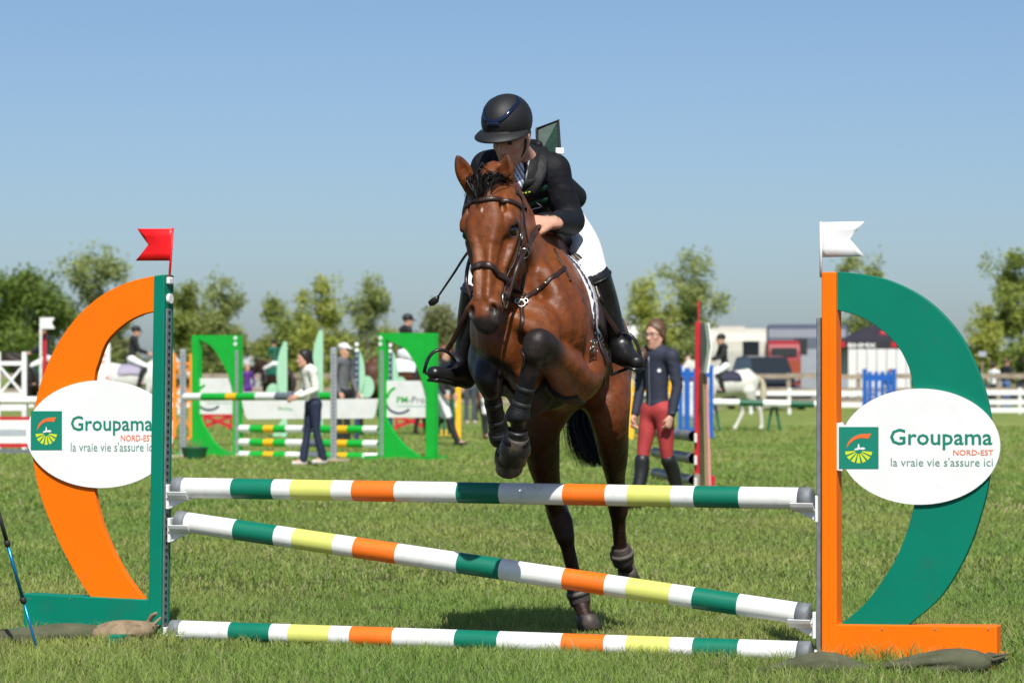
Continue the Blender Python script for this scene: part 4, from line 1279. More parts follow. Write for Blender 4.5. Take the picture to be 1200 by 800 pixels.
add_hand(rb_, WRL + npv((-.010, -.010, 0)), (-.93, -.36, .06), (-.15, .62, -.75), 1.06, .95, 1)
add_hand(rb_, WRR + npv((.006, -.012, 0)), (.45, -.85, .02), (.55, .35, -.75), 1.0, 1.0, -1)
HPL, KNL, ANL, TOL = Q(661, 266, 14.40), Q(696, 322, 13.93), Q(727, 405, 14.06), Q(746, 424, 13.90)
HPR, KNR, ANR, TOR = Q(624, 268, 14.40), Q(560, 338, 13.96), Q(541, 432, 14.06), Q(509, 437, 13.95)
rb_.limb([HPL, KNL, ANL], [.07, .042, .025], .03, None, 1)
rb_.limb([HPR, KNR, ANR], [.07, .042, .025], .03, None, 1)
rme = rb_.mesh('body', .0045, 1)
skin_cols(rme, rX, (.58, .30, .21))
link('body', rme, rider, M_SKIN)
for w in (1, -1):
    MB().sphere(rX(w * .033, .086, .006), .0115, nu=12, nv=8).build('eye', mat('eye_dark', (.04, .03, .03), .15), rider)

M_JACK = mat('dark_jacket', (.0055, .006, .0095), .72, var=.3, vscale=14, bump=.35, bscale=38, spec=.3)
M_VEST = mat('air_vest', (.0065, .0065, .007), .62, var=.3, vscale=20, bump=.4, bscale=45, spec=.35)
M_VGREEN = mat('vest_green', (.001, .034, .020), .6, var=.2, vscale=25, bump=.2, bscale=60)
M_BREE = mat('white_breeches', (.76, .76, .77), .8, var=.05, vscale=15, bump=.35, bscale=26)
M_RBOOT = mat('riding_boot', (.011, .011, .012), .36, var=.3, vscale=18, bump=.3, bscale=34, spec=.5)
def folds(B, a, b, r, n, seed, amp=.010):
    """raised cloth creases round a limb"""
    rg = random.Random(seed); a = npv(a); b = npv(b); d = unit(b - a); o1 = unit(np.cross(d, (.3, .2, .9))); o2 = np.cross(d, o1)
    for i in range(n):
        t = rg.uniform(.05, .95); c = a + (b - a) * t; ph = rg.uniform(0, 6.3); sp = rg.uniform(.7, 1.6); sl = rg.uniform(-.05, .05)
        pts = [c + (o1 * math.cos(ph + sp * q) + o2 * math.sin(ph + sp * q)) * r + d * sl * q for q in (-.5, 0, .5)]
        B.limb(pts, [.003, amp, .003], .014, None, 3)
jk = Body()
jk.limb([Q(612, 205, 14.02), Q(620, 224, 14.12), Q(630, 246, 14.28), Q(642, 264, 14.40)], [.125, .13, .125, .13], .05, (HL, 1.1))
jk.limb([SHR, Q(610, 190, 14.06), SHL], [.075, .09, .075], .05)
for sh, el, wr in ((SHL, ELL, WRL), (SHR, ELR, WRR)):
    jk.limb([sh, sh * .5 + el * .5, el, el * .5 + wr * .5, el * .14 + wr * .86], [.078, .070, .062, .053, .043], .03, None, 3)
    folds(jk, sh, el, .064, 8, int(sh[0] * 100), .008); folds(jk, el, el * .2 + wr * .8, .050, 7, 3 + int(sh[0] * 100), .007)
jk.limb([ELL * .95 + SHL * .05, ELL], [.06, .064], .03)
link('jacket', jk.mesh('jacket', .0065, 1), rider, M_JACK)
vs_ = Body()
vs_.limb([Q(612, 210, 13.99), Q(620, 228, 14.10), Q(630, 246, 14.24)], [.138, .146, .138], .04, (HL, 1.0))
vs_.limb([Q(640, 205, 14.22), Q(658, 222, 14.34), Q(673, 231, 14.42)], [.07, .075, .060], .04)
VN = (.15, -.93, .3)
vs_.limb([Q(631, 170, 14.04), Q(622, 170, 14.10), Q(600, 176, 14.08)], [.022, .028, .028], .03)
link('air_vest', vs_.mesh('air_vest', .0065, 1), rider, M_VEST)
# vest details
gp = MB(); fr_ = [P(629, 151, 14.10), P(654, 141, 14.12), P(656, 179, 14.10), P(648, 188, 14.06), P(630, 186, 14.05)]
nb = Vector((0.25, -.95, .1)).normalized()
gp.add(fr_ + [p - nb * .025 for p in fr_], [(0, 1, 2, 3, 4), (9, 8, 7, 6, 5)] + [(i, i + 5, (i + 1) % 5 + 5, (i + 1) % 5) for i in range(5)], 0)
g_o = fix_normals(gp.build('back_flap', M_VGREEN, rider))
MB().tube([p + nb * .003 for p in fr_], .007, 8, closed=True).build('binding', M_VEST, g_o)
MB().bar(P(651, 177, 14.07), P(661, 177, 14.07), .010, .030, bev=.003).build('tag', M_PAD, g_o)
JKB = bvh_of(bpy.data.meshes['jacket'])
VB = bvh_of(bpy.data.meshes['air_vest'])
def lapel(pix, w):
    pp, nn = [], []
    for px, py in [tuple(q) for q in spline(pix, 4)]:
        best = None
        for bv in (JKB, VB):
            h, n = cam_hit(bv, px, py)
            if h is not None and (best is None or h.y < best[0].y): best = (h, n)
        if best: pp.append(best[0] + best[1] * .006); nn.append(best[1])
    pp = [Vector(p) for p in relax_line(pp)]
    if len(pp) > 2: MB().tube(pp, [w * (.75 + .25 * math.sin(math.pi * i / (len(pp) - 1))) for i in range(len(pp))], 12, flat=([Vector((.1, -.95, .3))] * len(pp), .30)).build('lapel', M_VEST, rider)
def relax_line(p):
    a = np.array([list(q) for q in p])
    for i in range(6): a[1:-1] = a[1:-1] * .4 + .3 * (a[:-2] + a[2:])
    return a
lapel([(635, 172), (637, 184), (634, 200), (627, 215), (621, 226)], .030)
lapel([(583, 182), (583, 196), (590, 210), (598, 222)], .030)
def on_vest(pix, off=.004):
    o = []
    for px, py in pix:
        h, n = cam_hit(VB, px, py)
        if h is not None: o.append((h + n * off, n))
    return o
for pix, w, m_ in (([(613, 228), (624, 224), (636, 221), (646, 219)], .030, M_VGREEN), ([(618, 240), (628, 237), (640, 235), (648, 234)], .034, M_VGREEN)):
    hh = on_vest(pix)
    if len(hh) >= 2: MB().tube([h[0] for h in hh], w / 2, 8, flat=([h[1] for h in hh], .22)).build('green_panel', m_, rider)
hh = on_vest([(622, 181), (619, 192), (617, 204), (616, 212)])
if len(hh) >= 2: MB().tube([h[0] for h in hh], .004, 6).build('zip_piping', mat('grey_piping', (.35, .35, .36), .5), rider)
hh = on_vest([(608, 220), (616, 215), (628, 212), (640, 209)])
if len(hh) >= 2: MB().tube([h[0] for h in hh], .016, 8, flat=([h[1] for h in hh], .3)).build('chest_strap', M_VEST, rider)
for pix in ([(611, 227), (613, 225)], [(615, 226), (617, 225)], [(619, 225), (621, 224)]):
    hh = on_vest(pix, .007)
    if len(hh) == 2: MB().tube([hh[0][0], hh[1][0]], .004, 6).build('lettering', mat('yellow_print', (.5, .55, .02), .6), rider)
for pix in ([(618, 246), (626, 243), (634, 241)], [(634, 241), (628, 236)]):
    hh = on_vest(pix, .009)
    if len(hh) >= 2: MB().tube([h[0] for h in hh], .0028, 6).build('chevron_print', mat('grey_print', (.4, .4, .42), .5), rider)
# striped shirt showing at the collar
shb = Body(); shb.limb([Q(604, 188, 13.88), Q(608, 202, 13.87), Q(607, 216, 13.84)], [.040, .036, .03], .02, (HL, .8))
sme = shb.mesh('shirt', .006, 1); v_ = verts_of(sme)
st_ = (np.sin((v_[:, 0] * .8 + v_[:, 2] * .45) * 420) > .35)[:, None]
vcol(sme, np.where(st_, npv((.05, .07, .16)), npv((.72, .74, .80))))
link('shirt', sme, rider, mat('striped_shirt', rough=.8, attr='Col'))
# bracelet
w0 = WRL + npv((-.002, -.004, 0)); a_ = unit(WRL - ELL); o1 = unit(np.cross(a_, (0, 0, 1))); o2 = np.cross(a_, o1)
MB().tube([Vector(w0 + (o1 * math.cos(t) + o2 * math.sin(t)) * .031) for t in np.linspace(0, 2 * math.pi, 21)[:-1]], .004, 6, closed=True).build('bracelet', mat('bracelet', (.30, .22, .10), .4, .6), rider)
# breeches and boots
br = Body()
br.limb([HPL, HPL * .5 + KNL * .5 + npv((.012, 0, .01)), KNL], [.115, .095, .068], .05, None, 4)
br.limb([HPR, HPR * .5 + KNR * .5 + npv((-.03, 0, .03)), KNR], [.115, .095, .068], .05, None, 4)
br.limb([KNL, KNL * .85 + ANL * .15], [.064, .05], .02); br.limb([KNR, KNR * .85 + ANR * .15], [.064, .05], .02)
br.ell(PEL + npv((0, .03, -.01)), (.145, .15, .12), None, .06)
folds(br, HPL, KNL, .085, 8, 11, .008)
link('breeches', br.mesh('breeches', .009, 2), rider, M_BREE)
for kn, an, to, s_ in ((KNL, ANL, TOL, 1), (KNR, ANR, TOR, -1)):
    bt = Body(); ax_ = unit(an - kn); top = kn + ax_ * .015
    bk_ = npv((.03 * s_ * 0, .030, .0))
    bt.limb([top, kn * .62 + an * .38 + bk_, kn * .25 + an * .75 + bk_ * .5, an], [.077, .069, .052, .047], .02, None, 4)
    d_ = unit(to - an); d_[2] = d_[2]
    heel = an + npv((0, 0, -.055)) - d_ * .03
    bt.limb([an + npv((0, 0, -.01)), heel], [.044, .036], .03)
    bt.limb([heel, heel * .55 + to * .45 + npv((0, 0, .004)), to], [.036, .042, .034], .03, (np.cross(d_, (0, 0, 1)), 1.15))
    bt.limb([heel * .55 + to * .45 + npv((0, 0, .02)), an + npv((0, 0, .01))], [.036, .042], .03)
    folds(bt, an + npv((0, 0, .06)), an + npv((0, 0, -.02)) + d_ * .03, .046, 6, 5 + s_, .008)
    bo = link('boot', bt.mesh('boot', .0075, 2), rider, M_RBOOT)
    sl_ = heel + npv((0, 0, -.030)); tl = to + npv((0, 0, -.030))
    MB().tube([Vector(sl_ - d_ * .02), Vector(sl_), Vector(sl_ * .5 + tl * .5), Vector(tl), Vector(tl + d_ * .025)], [.028, .034, .040, .040, .026], 12, flat=([Vector((0, 0, 1))] * 5, .32)).build('sole', M_RBOOT, bo)
    c_ = top; o1 = unit(np.cross(ax_, (0, 1, .2))); o2 = np.cross(ax_, o1)
    MB().tube([Vector(c_ + (o1 * math.cos(t) + o2 * math.sin(t)) * .077) for t in np.linspace(0, 2 * math.pi, 25)[:-1]], .006, 6, closed=True).build('boot_top', M_RBOOT, bo)
# helmet
hC = Q(594, 141, 13.775)
rf_, ru_ = rf, ru; rf = unit((-.45, -.85, -.24)); ru = unit((-.05, -.24, .97))
hR = np.stack([np.cross(rf, ru) / np.linalg.norm(np.cross(rf, ru)), rf, np.cross(np.cross(rf, ru), rf)], 1); hR[:, 2] /= np.linalg.norm(hR[:, 2])
rf, ru = rf_, ru_
hr_ = npv((.113, .142, .122))
def hx(a, el, s=1.0):
    """point of the helmet shell; a azimuth from the front, el elevation"""
    q = npv((math.sin(a) * math.cos(el), math.cos(a) * math.cos(el), math.sin(el))) * hr_ * s
    return Vector(hC + hR @ q)
hm = MB(); vs = []; nu, nv = 40, 16
for i in range(nv + 1):
    el = -math.radians(28) + (math.pi / 2 + math.radians(28)) * i / nv
    for k in range(nu):
        a = 2 * math.pi * k / nu
        e2 = el if i > 0 else el + math.radians(10) * max(0, math.cos(a)) - math.radians(14) * max(0, -math.cos(a))
        vs.append(hx(a, e2))
hm.add(vs, [(i * nu + k, i * nu + (k + 1) % nu, (i + 1) * nu + (k + 1) % nu, (i + 1) * nu + k) for i in range(nv) for k in range(nu)], 0, True)
M_HELM = mat('helmet_shell', (.013, .013, .014), .55, var=.15, vscale=60, bump=.15, bscale=260, spec=.4)
helm = hm.build('helmet', M_HELM, rider)
vz = MB(); vs = []; na = 24
for j, (ro, dz) in enumerate(((.97, .0), (1.18, -.012), (1.36, -.030), (1.375, -.036), (1.34, -.040), (1.15, -.026), (.95, -.012))):
    for k in range(na + 1):
        a = math.radians(-82 + 164 * k / na)
        rr = 1 + (ro - 1) * (math.cos(a * .96) ** .6)
        q = npv((math.sin(a) * hr_[0] * rr, math.cos(a) * hr_[1] * rr, -.036 + dz * math.cos(a) ** .5))
        vs.append(Vector(hC + hR @ q))
vz.add(vs, [(j * (na + 1) + k, j * (na + 1) + k + 1, (j + 1) * (na + 1) + k + 1, (j + 1) * (na + 1) + k) for j in range(6) for k in range(na)], 0, True)
fix_normals(vz.build('visor', M_HELM, helm))
tr_ = [hx(math.radians(a), math.radians(e), 1.008) for a, e in ((-112, 62), (-78, 48), (-45, 30), (-22, 13), (0, 8), (22, 13), (45, 30), (78, 48), (112, 62))]
tr_ = [Vector(t) for t in spline(tr_, 5)]
MB().tube(tr_, .0095, 8, flat=([(t - Vector(hC)).normalized() for t in tr_], .35)).build('helmet_trim', mat('blue_trim', (.012, .022, .06), .12, .4), helm)
em = [hx(math.radians(a), math.radians(3), 1.012) for a in (-16, -8, 0, 8, 16)]
MB().tube(em, .012, 8, flat=([(t - Vector(hC)).normalized() for t in em], .3)).build('emblem', mat('blue_trim2', (.02, .03, .07), .12, .5), helm)
for w in (1, -1):
    ch = [Vector(rX(w * .079, .01, -.005)), Vector(rX(w * .071, .03, -.06)), Vector(rX(w * .040, .06, -.112)), Vector(rX(0, .075, -.132))]
    ch = [Vector(t) for t in spline(ch, 4)]
    MB().tube(ch, .009, 8, flat=([(t - Vector(rC)).normalized() for t in ch], .35)).build('chin_strap', mat('strap_black', (.010, .010, .011), .5), helm)
hh_ = Body(); hh_.limb([rX(.0, -.075, -.02), rX(.0, -.07, -.075)], [.055, .045], .03, None, 1)
link('hair', hh_.mesh('hair', .008, 2), rider, mat('brown_hair', (.05, .028, .014), .6, var=.4, vscale=60))
# whip held in the right hand
wp = [Vector(WRR + npv((.03, -.06, .0))), P(552, 291, 13.72), P(530, 323, 13.80), P(513, 348, 13.86)]
whip = tag(MB().tube([Vector(t) for t in spline(wp, 6)], list(np.linspace(.0075, .0045, 19)), 8).build('riding_whip', mat('whip', (.012, .014, .012), .45)), 'thin black riding whip held beside the bay horse\'s head', 'whip')
MB().tube([P(514, 347, 13.86), P(511, 351, 13.865), P(507, 354, 13.87), P(503, 356, 13.88)], [.006, .016, .017, .012], 8, flat=([Vector((0, -1, 0))] * 4, .4)).build('whip_flap', M_LEAD, whip)
# ================================================================== further obstacles
M_BG = mat('bright_green', (.006, .40, .035), .45, var=.06, vscale=6, dirt=(.02, .22, .03), dscale=8, damt=.4, dlo=.6, dhi=.8)
M_GREYPOST = mat('grey_post', (.33, .35, .36), .5, .3, var=.15, vscale=20)
M_WHITE = mat('white_paint', (.78, .78, .76), .5, var=.04, vscale=6, dirt=(.5, .47, .40), dscale=5, damt=.35)
M_RED = mat('red_paint', (.50, .012, .022), .45, var=.08, vscale=8)
M_DGREY = mat('dark_grey_paint', (.13, .15, .18), .5, var=.08, vscale=8)
M_GREY = mat('grey_paint', (.36, .39, .43), .5, var=.08, vscale=8)
M_YEL = mat('yellow_paint', (.85, .45, .01), .5, var=.06, vscale=8)
M_BLUEP = mat('blue_paint', (.006, .10, .42), .45, var=.06, vscale=8)
M_DGREEN = mat('dark_green_paint', (.004, .10, .045), .5, var=.08, vscale=8)
M_MINT = mat('mint_paint', (.33, .58, .40), .5, var=.05, vscale=8)
M_NAVYP = mat('navy_paint', (.02, .04, .11), .5, var=.08, vscale=8)
M_PURP = mat('pale_violet', (.30, .27, .36), .6)
M_WOOD = mat('weathered_wood', (.30, .24, .185), .85, var=.25, vscale=3, bump=.4, bscale=25, dirt=(.15, .12, .09), dscale=4, damt=.5)
def gyy(d): return HORY + (CAMZ - gz(0, d)) * FOC / d      # photo row of the ground at distance d

GPL = Plane(gpos(225, 44.6), gpos(508, 42.2))
def leaf_wing(label, x0, x1, yt, yb, post_right, sign, arc_u, arc_l, lw, rw, letters=True):
    root = tag(empty('jump_wing', GPL.px_at(x0, gz(0, 43))), label, 'jump wing', 'bright green jump wings')
    yb0 = gyy(GPL.at(x0, 440).y); yb1 = gyy(GPL.at(x1, 440).y)
    GPL.board(MB(), [(x0, yt), (x0 + lw, yt), (x0 + lw, yb0), (x0, yb0)], .05, .10).build('post', M_BG, root)
    GPL.board(MB(), [(x1 - rw, yt), (x1, yt), (x1, yb1), (x1 - rw, yb1)], .05, .10).build('post', M_BG, root)
    GPL.board(MB(), [(x0 + lw, yt), (x1 - rw, yt)] + list(reversed(arch_spl(arc_u, 5))), .03, .05).build('upper_web', M_BG, root)
    GPL.board(MB(), arch_spl(arc_l, 5) + [(x1 - rw, yb1 - 1), (x0 + lw, yb0 - 1)], .03, .05).build('lower_web', M_BG, root)
    a, b, c, d = sign
    pl = GPL.board(MB(), [(a, b), (c, b), (c, d), (a, d)], .0, .02).build('sign_board', M_WHITE, root)
    w = c - a; h = d - b; mb = MB(); mb2 = MB()
    def ring(mb_, t0, t1, r0, r1):
        pts = []; n = 12
        for k in range(n + 1):
            t = math.radians(t0 + (t1 - t0) * k / n); wd = 1 if k not in (0, n) else .35
            pts.append((a + w * .34 + math.cos(t) * h * r0, b + h * .5 + math.sin(t) * h * r0)); 
        for k in range(n, -1, -1):
            t = math.radians(t0 + (t1 - t0) * k / n); pts.append((a + w * .34 + math.cos(t) * h * r1, b + h * .5 + math.sin(t) * h * r1))
        n2 = n + 1; vs = [GPL.at(px, py, .003) for px, py in pts]
        mb_.add(vs, [(k, k + 1, 2 * n2 - 2 - k, 2 * n2 - 1 - k) for k in range(n)])
    ring(mb, 185, 250, .36, .29); ring(mb2, 45, 165, .42, .35)
    mb.build('logo_arc', M_BG, pl); mb2.build('logo_arc', M_DGREY, pl)
    GPL.text(MB(), 'PM', a + w * .28, a + w * .55, b + h * .60, .004, .01).build('lettering', M_BG, pl)
    GPL.text(MB(), '-Pro', a + w * .58, a + w * .98, b + h * .60, .004, .0).build('lettering', M_DGREY, pl)
    GPL.board(MB(), [(a + w * .30, b + h * .68), (a + w * .98, b + h * .68), (a + w * .98, b + h * .70), (a + w * .30, b + h * .70)], .004, .001).build('underline', M_MINT, pl)
    for fx in (x0 + 2, x1 - 3):
        c_ = GPL.px_at(fx, gz(0, 43) + .03); MB().bar(c_ - GPL.n * .35, c_ + GPL.n * .35, .07, .06).build('foot', M_BG, root)
    return root
W1 = leaf_wing('bright green leaf-cut jump wing beside the grey post and green tub', 224.5, 279.5, 392.5, 530, True, (231, 443, 272, 485),
          [(232, 397), (247, 405.5), (259, 422), (268, 441), (272.5, 458)], [(232, 484), (238, 498), (248, 515), (258, 525), (272.5, 532)], 7.5, 7)
W2 = leaf_wing('bright green leaf-cut jump wing beside the striding person in white breeches', 443.5, 509, 390, 545, True, (452, 446, 498.5, 489),
          [(451, 397), (473, 408), (486, 426), (494, 445), (499, 463)], [(451, 489), (460, 505), (473, 521), (486, 531), (499, 540)], 7.5, 10)
for w_, x_ in ((W1, 276), (W2, 446)):
    for yy in (396, 403):
        c_ = GPL.at(x_, yy, .052); MB().cyl(c_, c_ + GPL.n * .01, .03, .03, 14).build('button', M_WHITE, w_)
    mb = MB(); a_ = GPL.at(x_ + 1.5, 410, .052); b_ = GPL.px_at(x_ + 1.5, gz(0, 43) + .05, .052); mb.bar(a_, b_, .05, .012, up=GPL.n); mb.build('track', M_GREYPOST, w_)
segp = [(0, .13, 0), (.13, .30, 1), (.30, .37, 2), (.37, .50, 1), (.50, .63, 0), (.63, .76, 3), (.76, .90, 0), (.90, 1, 1)]
segp2 = [(0, .10, 0), (.10, .20, 1), (.20, .27, 2), (.27, .36, 1), (.36, .48, 0), (.48, .60, 3), (.60, .72, 1), (.72, .79, 2), (.79, .90, 1), (.90, 1, 0)]
PM = [M_WHITE, M_BG, M_YEL, M_DGREY]
for (ya, yb), lab in (((502, 503), 'highest of three low striped poles between the green wings'), ((518, 520), 'middle of three low striped poles between the green wings'), ((532.5, 535), 'lowest of three low striped poles between the green wings')):
    rail_pole('jump_pole', GPL.at(278, ya), GPL.at(444, yb), .055, segp2, PM, lab, 'pole', 'striped poles between the green wings', caps=False, n=14)
GFP = Plane(gpos(216, 43.0), gpos(391, 41.0))
rail_pole('jump_pole', GFP.at(216, 465), GFP.at(391, 464), .055, segp, PM, 'high green, white and yellow pole resting between two grey posts', 'pole', None, caps=False, n=14)
pk = tag(GPL.board(MB(), [(283, 468), (443, 467), (439, 487), (437, 490), (290, 491), (287, 486)], .06, .03).build('plank', M_WHITE), 'white plank with small logo hanging between the green wings', 'plank')
GPL.text(MB(), 'PM-Pro', 326, 343, 481, .063).build('lettering', M_BG, pk)
for px, d, yt, lab in ((214.5, 43.0, 409, 'perforated grey metal post next to the green tub'), (391, 41.0, 407, 'perforated grey metal post behind the woman in the white hoodie')):
    g = gpos(px, d); root = tag(empty('jump_post', g), lab, 'post', 'grey metal jump posts')
    h = hgt(yt, d) - g.z
    MB().box(g + Vector((0, 0, h / 2)), (.085, .085, h), None, 0, .008).build('upright', M_GREYPOST, root)
    MB().box(g + Vector((0, 0, .03)), (.45, .30, .05), None, 0, .01).build('foot', mat('tan_foot', (.34, .28, .18), .8, var=.2, vscale=10), root)
    mb = MB()
    for i in range(26): mb.box(g + Vector((0, -.0435, .1 + i * (h - .15) / 26)), (.03, .004, .03), None, 0)
    mb.build('holes', M_DGREY, root)
tub = tag(empty('tub', gpos(228, 42.6)), 'low round green tub at the foot of the grey post', 'tub')
g = gpos(228, 42.6); MB().tube([g, g + Vector((0, 0, .02)), g + Vector((0, 0, .16)), g + Vector((0, 0, .18)), g + Vector((0, 0, .17)), g + Vector((0, 0, .05))], [.14, .15, .19, .205, .175, .15], 20).build('bowl', M_DGREEN, tub)
mb = MB()
for i in range(14): mb.tube([g + Vector((random.gauss(0, .05), random.gauss(0, .04), .06)), g + Vector((random.gauss(0, .09), random.gauss(0, .06), random.uniform(.2, .34)))], [.008, .003], 5)
mb.build('twigs', mat('twig', (.16, .13, .07), .9), tub)

# white trellis wing and plank jump on the left
def xwing(label, px0, px1, yt, d, m, rails, xpair, group=None, pw=5, th=.08, name='jump_wing', bars=0, feet=True):
    root = tag(empty(name, gpos((px0 + px1) / 2, d)), label, 'jump wing', group); pl = Plane(gpos(px0, d), gpos(px1, d)); yb = gyy(d)
    pl.board(MB(), [(px0, yt), (px0 + pw, yt), (px0 + pw, yb), (px0, yb)], .02, th).build('post', m, root)
    pl.board(MB(), [(px1 - pw, yt), (px1, yt), (px1, yb), (px1 - pw, yb)], .02, th).build('post', m, root)
    for y0, y1 in rails: pl.board(MB(), [(px0 + pw, y0), (px1 - pw, y0), (px1 - pw, y1), (px0 + pw, y1)], .0, th * .5).build('rail', m, root)
    for (y0, y1) in xpair:
        for k, (sa, sb) in enumerate(((y0, y1), (y1, y0))):
            pl.board(MB(), [(px0 + pw, sa - 2.2), (px1 - pw, sb - 2.2), (px1 - pw, sb + 2.2), (px0 + pw, sa + 2.2)], .004 - .02 * k, .018).build('brace', m, root)
    if bars:
        for i in range(bars):
            x = px0 + pw + (px1 - px0 - 2 * pw) * (i + .5) / bars; bw = (px1 - px0 - 2 * pw) / bars * .28
            pl.board(MB(), [(x - bw, rails[0][0] - 4), (x + bw, rails[0][0] - 4), (x + bw, rails[-1][1]), (x - bw, rails[-1][1])], .024, .02).build('slat', m, root)
    if feet:
        for fx in (px0 + pw / 2, px1 - pw / 2):
            c = gpos(fx, d) + Vector((0, 0, .03)); MB().bar(c + Vector((0, -.3, 0)), c + Vector((0, .3, 0)), .07, .06).build('foot', m, root)
    return root
xwing('white trellis jump wing with crossed braces above red and white planks', -5, 31, 412, 46, M_WHITE, [(423, 428), (461, 466), (476, 481)], [(430, 460)], pw=5.5)
PLJ = Plane(gpos(-40, 45.2), gpos(200, 45.2))
for y0, y1, m, lab, x1 in ((463, 474, M_WHITE, 'white pole above the red and white planks', 52), ):
    rail_pole('jump_pole', PLJ.at(-30, 469), PLJ.at(172, 469), .06, [(0, .15, 1), (.15, 1, 0)], [M_WHITE, M_RED], 'white pole with a red end above the red and white planks', 'pole', None, caps=False, n=14)
for y0, y1, m, lab in ((488, 492, M_RED, 'narrow red plank above the upper white plank'), (492.2, 503, M_WHITE, 'upper white plank of the stacked plank jump'), (503.2, 511, M_GREY, 'grey plank in the middle of the stacked plank jump'),
                       (511.2, 519, M_WHITE, 'lower white plank of the stacked plank jump'), (519.2, 524, M_RED, 'narrow red plank under the lower white plank'), (526, 531, M_DGREY, 'dark grey board on the ground below the planks')):
    tag(PLJ.board(MB(), [(-30, y0), (202, y0), (202, y1), (-30, y1)], .03, .03).build('plank', m), lab, 'plank', None)
# white flag and red post further back
d = 62; root = tag(empty('flag', gpos(48, d)), 'small white flag on a tall white post behind the orange arch', 'flag')
pl = Plane(gpos(40, d), gpos(70, d)); pl.board(MB(), [(46.5, 372), (48.8, 372), (48.8, gyy(d)), (46.5, gyy(d))], 0, .06).build('post', M_WHITE, root)
pl.board(MB(), [(49, 372), (64, 372), (60.5, 378), (64.5, 385), (49, 385)], 0, .006).build('pennant', M_WHITE, root)
tag(pl.board(MB(), [(50.5, 390), (54.5, 390), (53.5, gyy(63)), (48.5, gyy(63))], -.2, .09).build('jump_post', M_RED), 'red post behind the white flag', 'post')
# white and red narrow patterned wing
d = 58; pl = Plane(gpos(110, d), gpos(132, d)); root = tag(empty('jump_wing', gpos(121, d)), 'white narrow jump wing with red crackle pattern seen through the orange arch', 'jump wing')
pl.board(MB(), [(112, 420), (117, 408), (124, 401), (129, 402), (129, gyy(d)), (112, gyy(d))], 0, .08).build('panel', M_WHITE, root)
rg_ = random.Random(4)
for i in range(16):
    cx, cy = rg_.uniform(114, 127), rg_.uniform(408, 450); q = [(cx + rg_.uniform(-4, 4), cy + rg_.uniform(-4, 4)) for k in range(3)]
    pl.board(MB(), q, .004, .003).build('red_patch', M_RED, root)
# orange trellis wing
xwing('orange trellis jump wing behind the grey metal post', 202, 226, 414, 56, mat('orange_trellis', (.85, .24, .01), .5, var=.08, vscale=8), [(424, 428), (462, 466)], [(428, 462), (466, 500)], pw=4)
# small red cross rails
xwing('low red crossed trestle behind the green leaf-cut wing', 238, 272, 484, 66, M_RED, [(485, 488)], [(488, 499)], pw=3)
xwing('low red trestle behind the walking person', 463, 500, 480, 66, M_RED, [(481, 488)], [(488, 499)], pw=3)
# mint green fence
def mint(label, px, d, yt, side):
    root = tag(empty('jump_wing', gpos(px, d)), label, 'jump wing', 'pale mint jump wings'); pl = Plane(gpos(px - 10, d), gpos(px + 10, d)); yb = gyy(d)
    pl.board(MB(), [(px - 2.5, yt), (px + 2.5, yt), (px + 2.5, yb), (px - 2.5, yb)], .03, .10).build('post', M_MINT, root)
    arc = [(px - side * 2.5, yt + 2), (px - side * 7, yt + 14), (px - side * 9.5, yt + 32), (px - side * 9, yt + 52), (px - side * 5, yt + 66), (px - side * 2.5, yt + 72)]
    pl.board(MB(), arch_spl(arc), .0, .05).build('leaf_panel', M_MINT, root)
    c = [(px - side * 14 + 8.5 * math.cos(t), yt + 62 + 13 * math.sin(t)) for t in np.linspace(0, 6.283, 21)[:-1]]
    pl.board(MB(), c, -.06, .05).build('round_panel', M_MINT, root)
    q = [(px - side * 2.5, yb - 22), (px - side * 10, yb - 12), (px - side * 15, yb - 1), (px - side * 2.5, yb - 1)]
    pl.board(MB(), q, .0, .05).build('lower_panel', M_MINT, root)
    MB().bar(gpos(px, d) + Vector((0, -.3, .03)), gpos(px, d) + Vector((0, .3, .03)), .07, .06).build('foot', M_MINT, root)
mint('tall pale mint leaf-shaped jump wing near the small rider in green', 334, 58, 400, 1)
mint('pale mint leaf-shaped jump wing behind the woman in the white hoodie', 376, 60, 387, 1)
def striped(label, px, d, yt, side):
    root = tag(empty('jump_wing', gpos(px, d)), label, 'jump wing', 'navy posted jump wings'); pl = Plane(gpos(px - 10, d), gpos(px + 10, d)); yb = gyy(d)
    pl.board(MB(), [(px - 2.7, yt + 10), (px + 2.7, yt + 10), (px + 2.7, yb), (px - 2.7, yb)], .03, .10).build('post', M_NAVYP, root)
    for k in range(2): c = pl.at(px, yt + 3 + 7 * k, .0); MB().sphere(c, .045, nu=12, nv=8).build('ball', M_WHITE, root)
    mb = MB()
    for k in range(8): mb.box(pl.at(px, yt + 16 + 7 * k, .035), (.03, .012, .05))
    mb.build('white_marks', M_GREY, root)
    arc = [(px + 2.7, yt + 8), (px + 8, yt + 22), (px + 9.5, yt + 40), (px + 6, yt + 58), (px + 2.7, yt + 66)]
    pl.board(MB(), arch_spl(arc), .0, .05).build('leaf_panel', M_MINT, root)
    c = [(px + 12 + 8.5 * math.cos(t), yt + 52 + 13 * math.sin(t)) for t in np.linspace(0, 6.283, 21)[:-1]]
    pl.board(MB(), c, -.06, .05).build('round_panel', M_MINT, root)
    MB().bar(gpos(px, d) + Vector((0, -.3, .03)), gpos(px, d) + Vector((0, .3, .03)), .07, .06).build('foot', M_NAVYP, root)
striped('navy jump post with mint panels behind the man in the white cap', 418, 56, 401, 1)
striped('navy jump post with mint panels seen through the green leaf-cut wing', 457, 56, 402, 1)
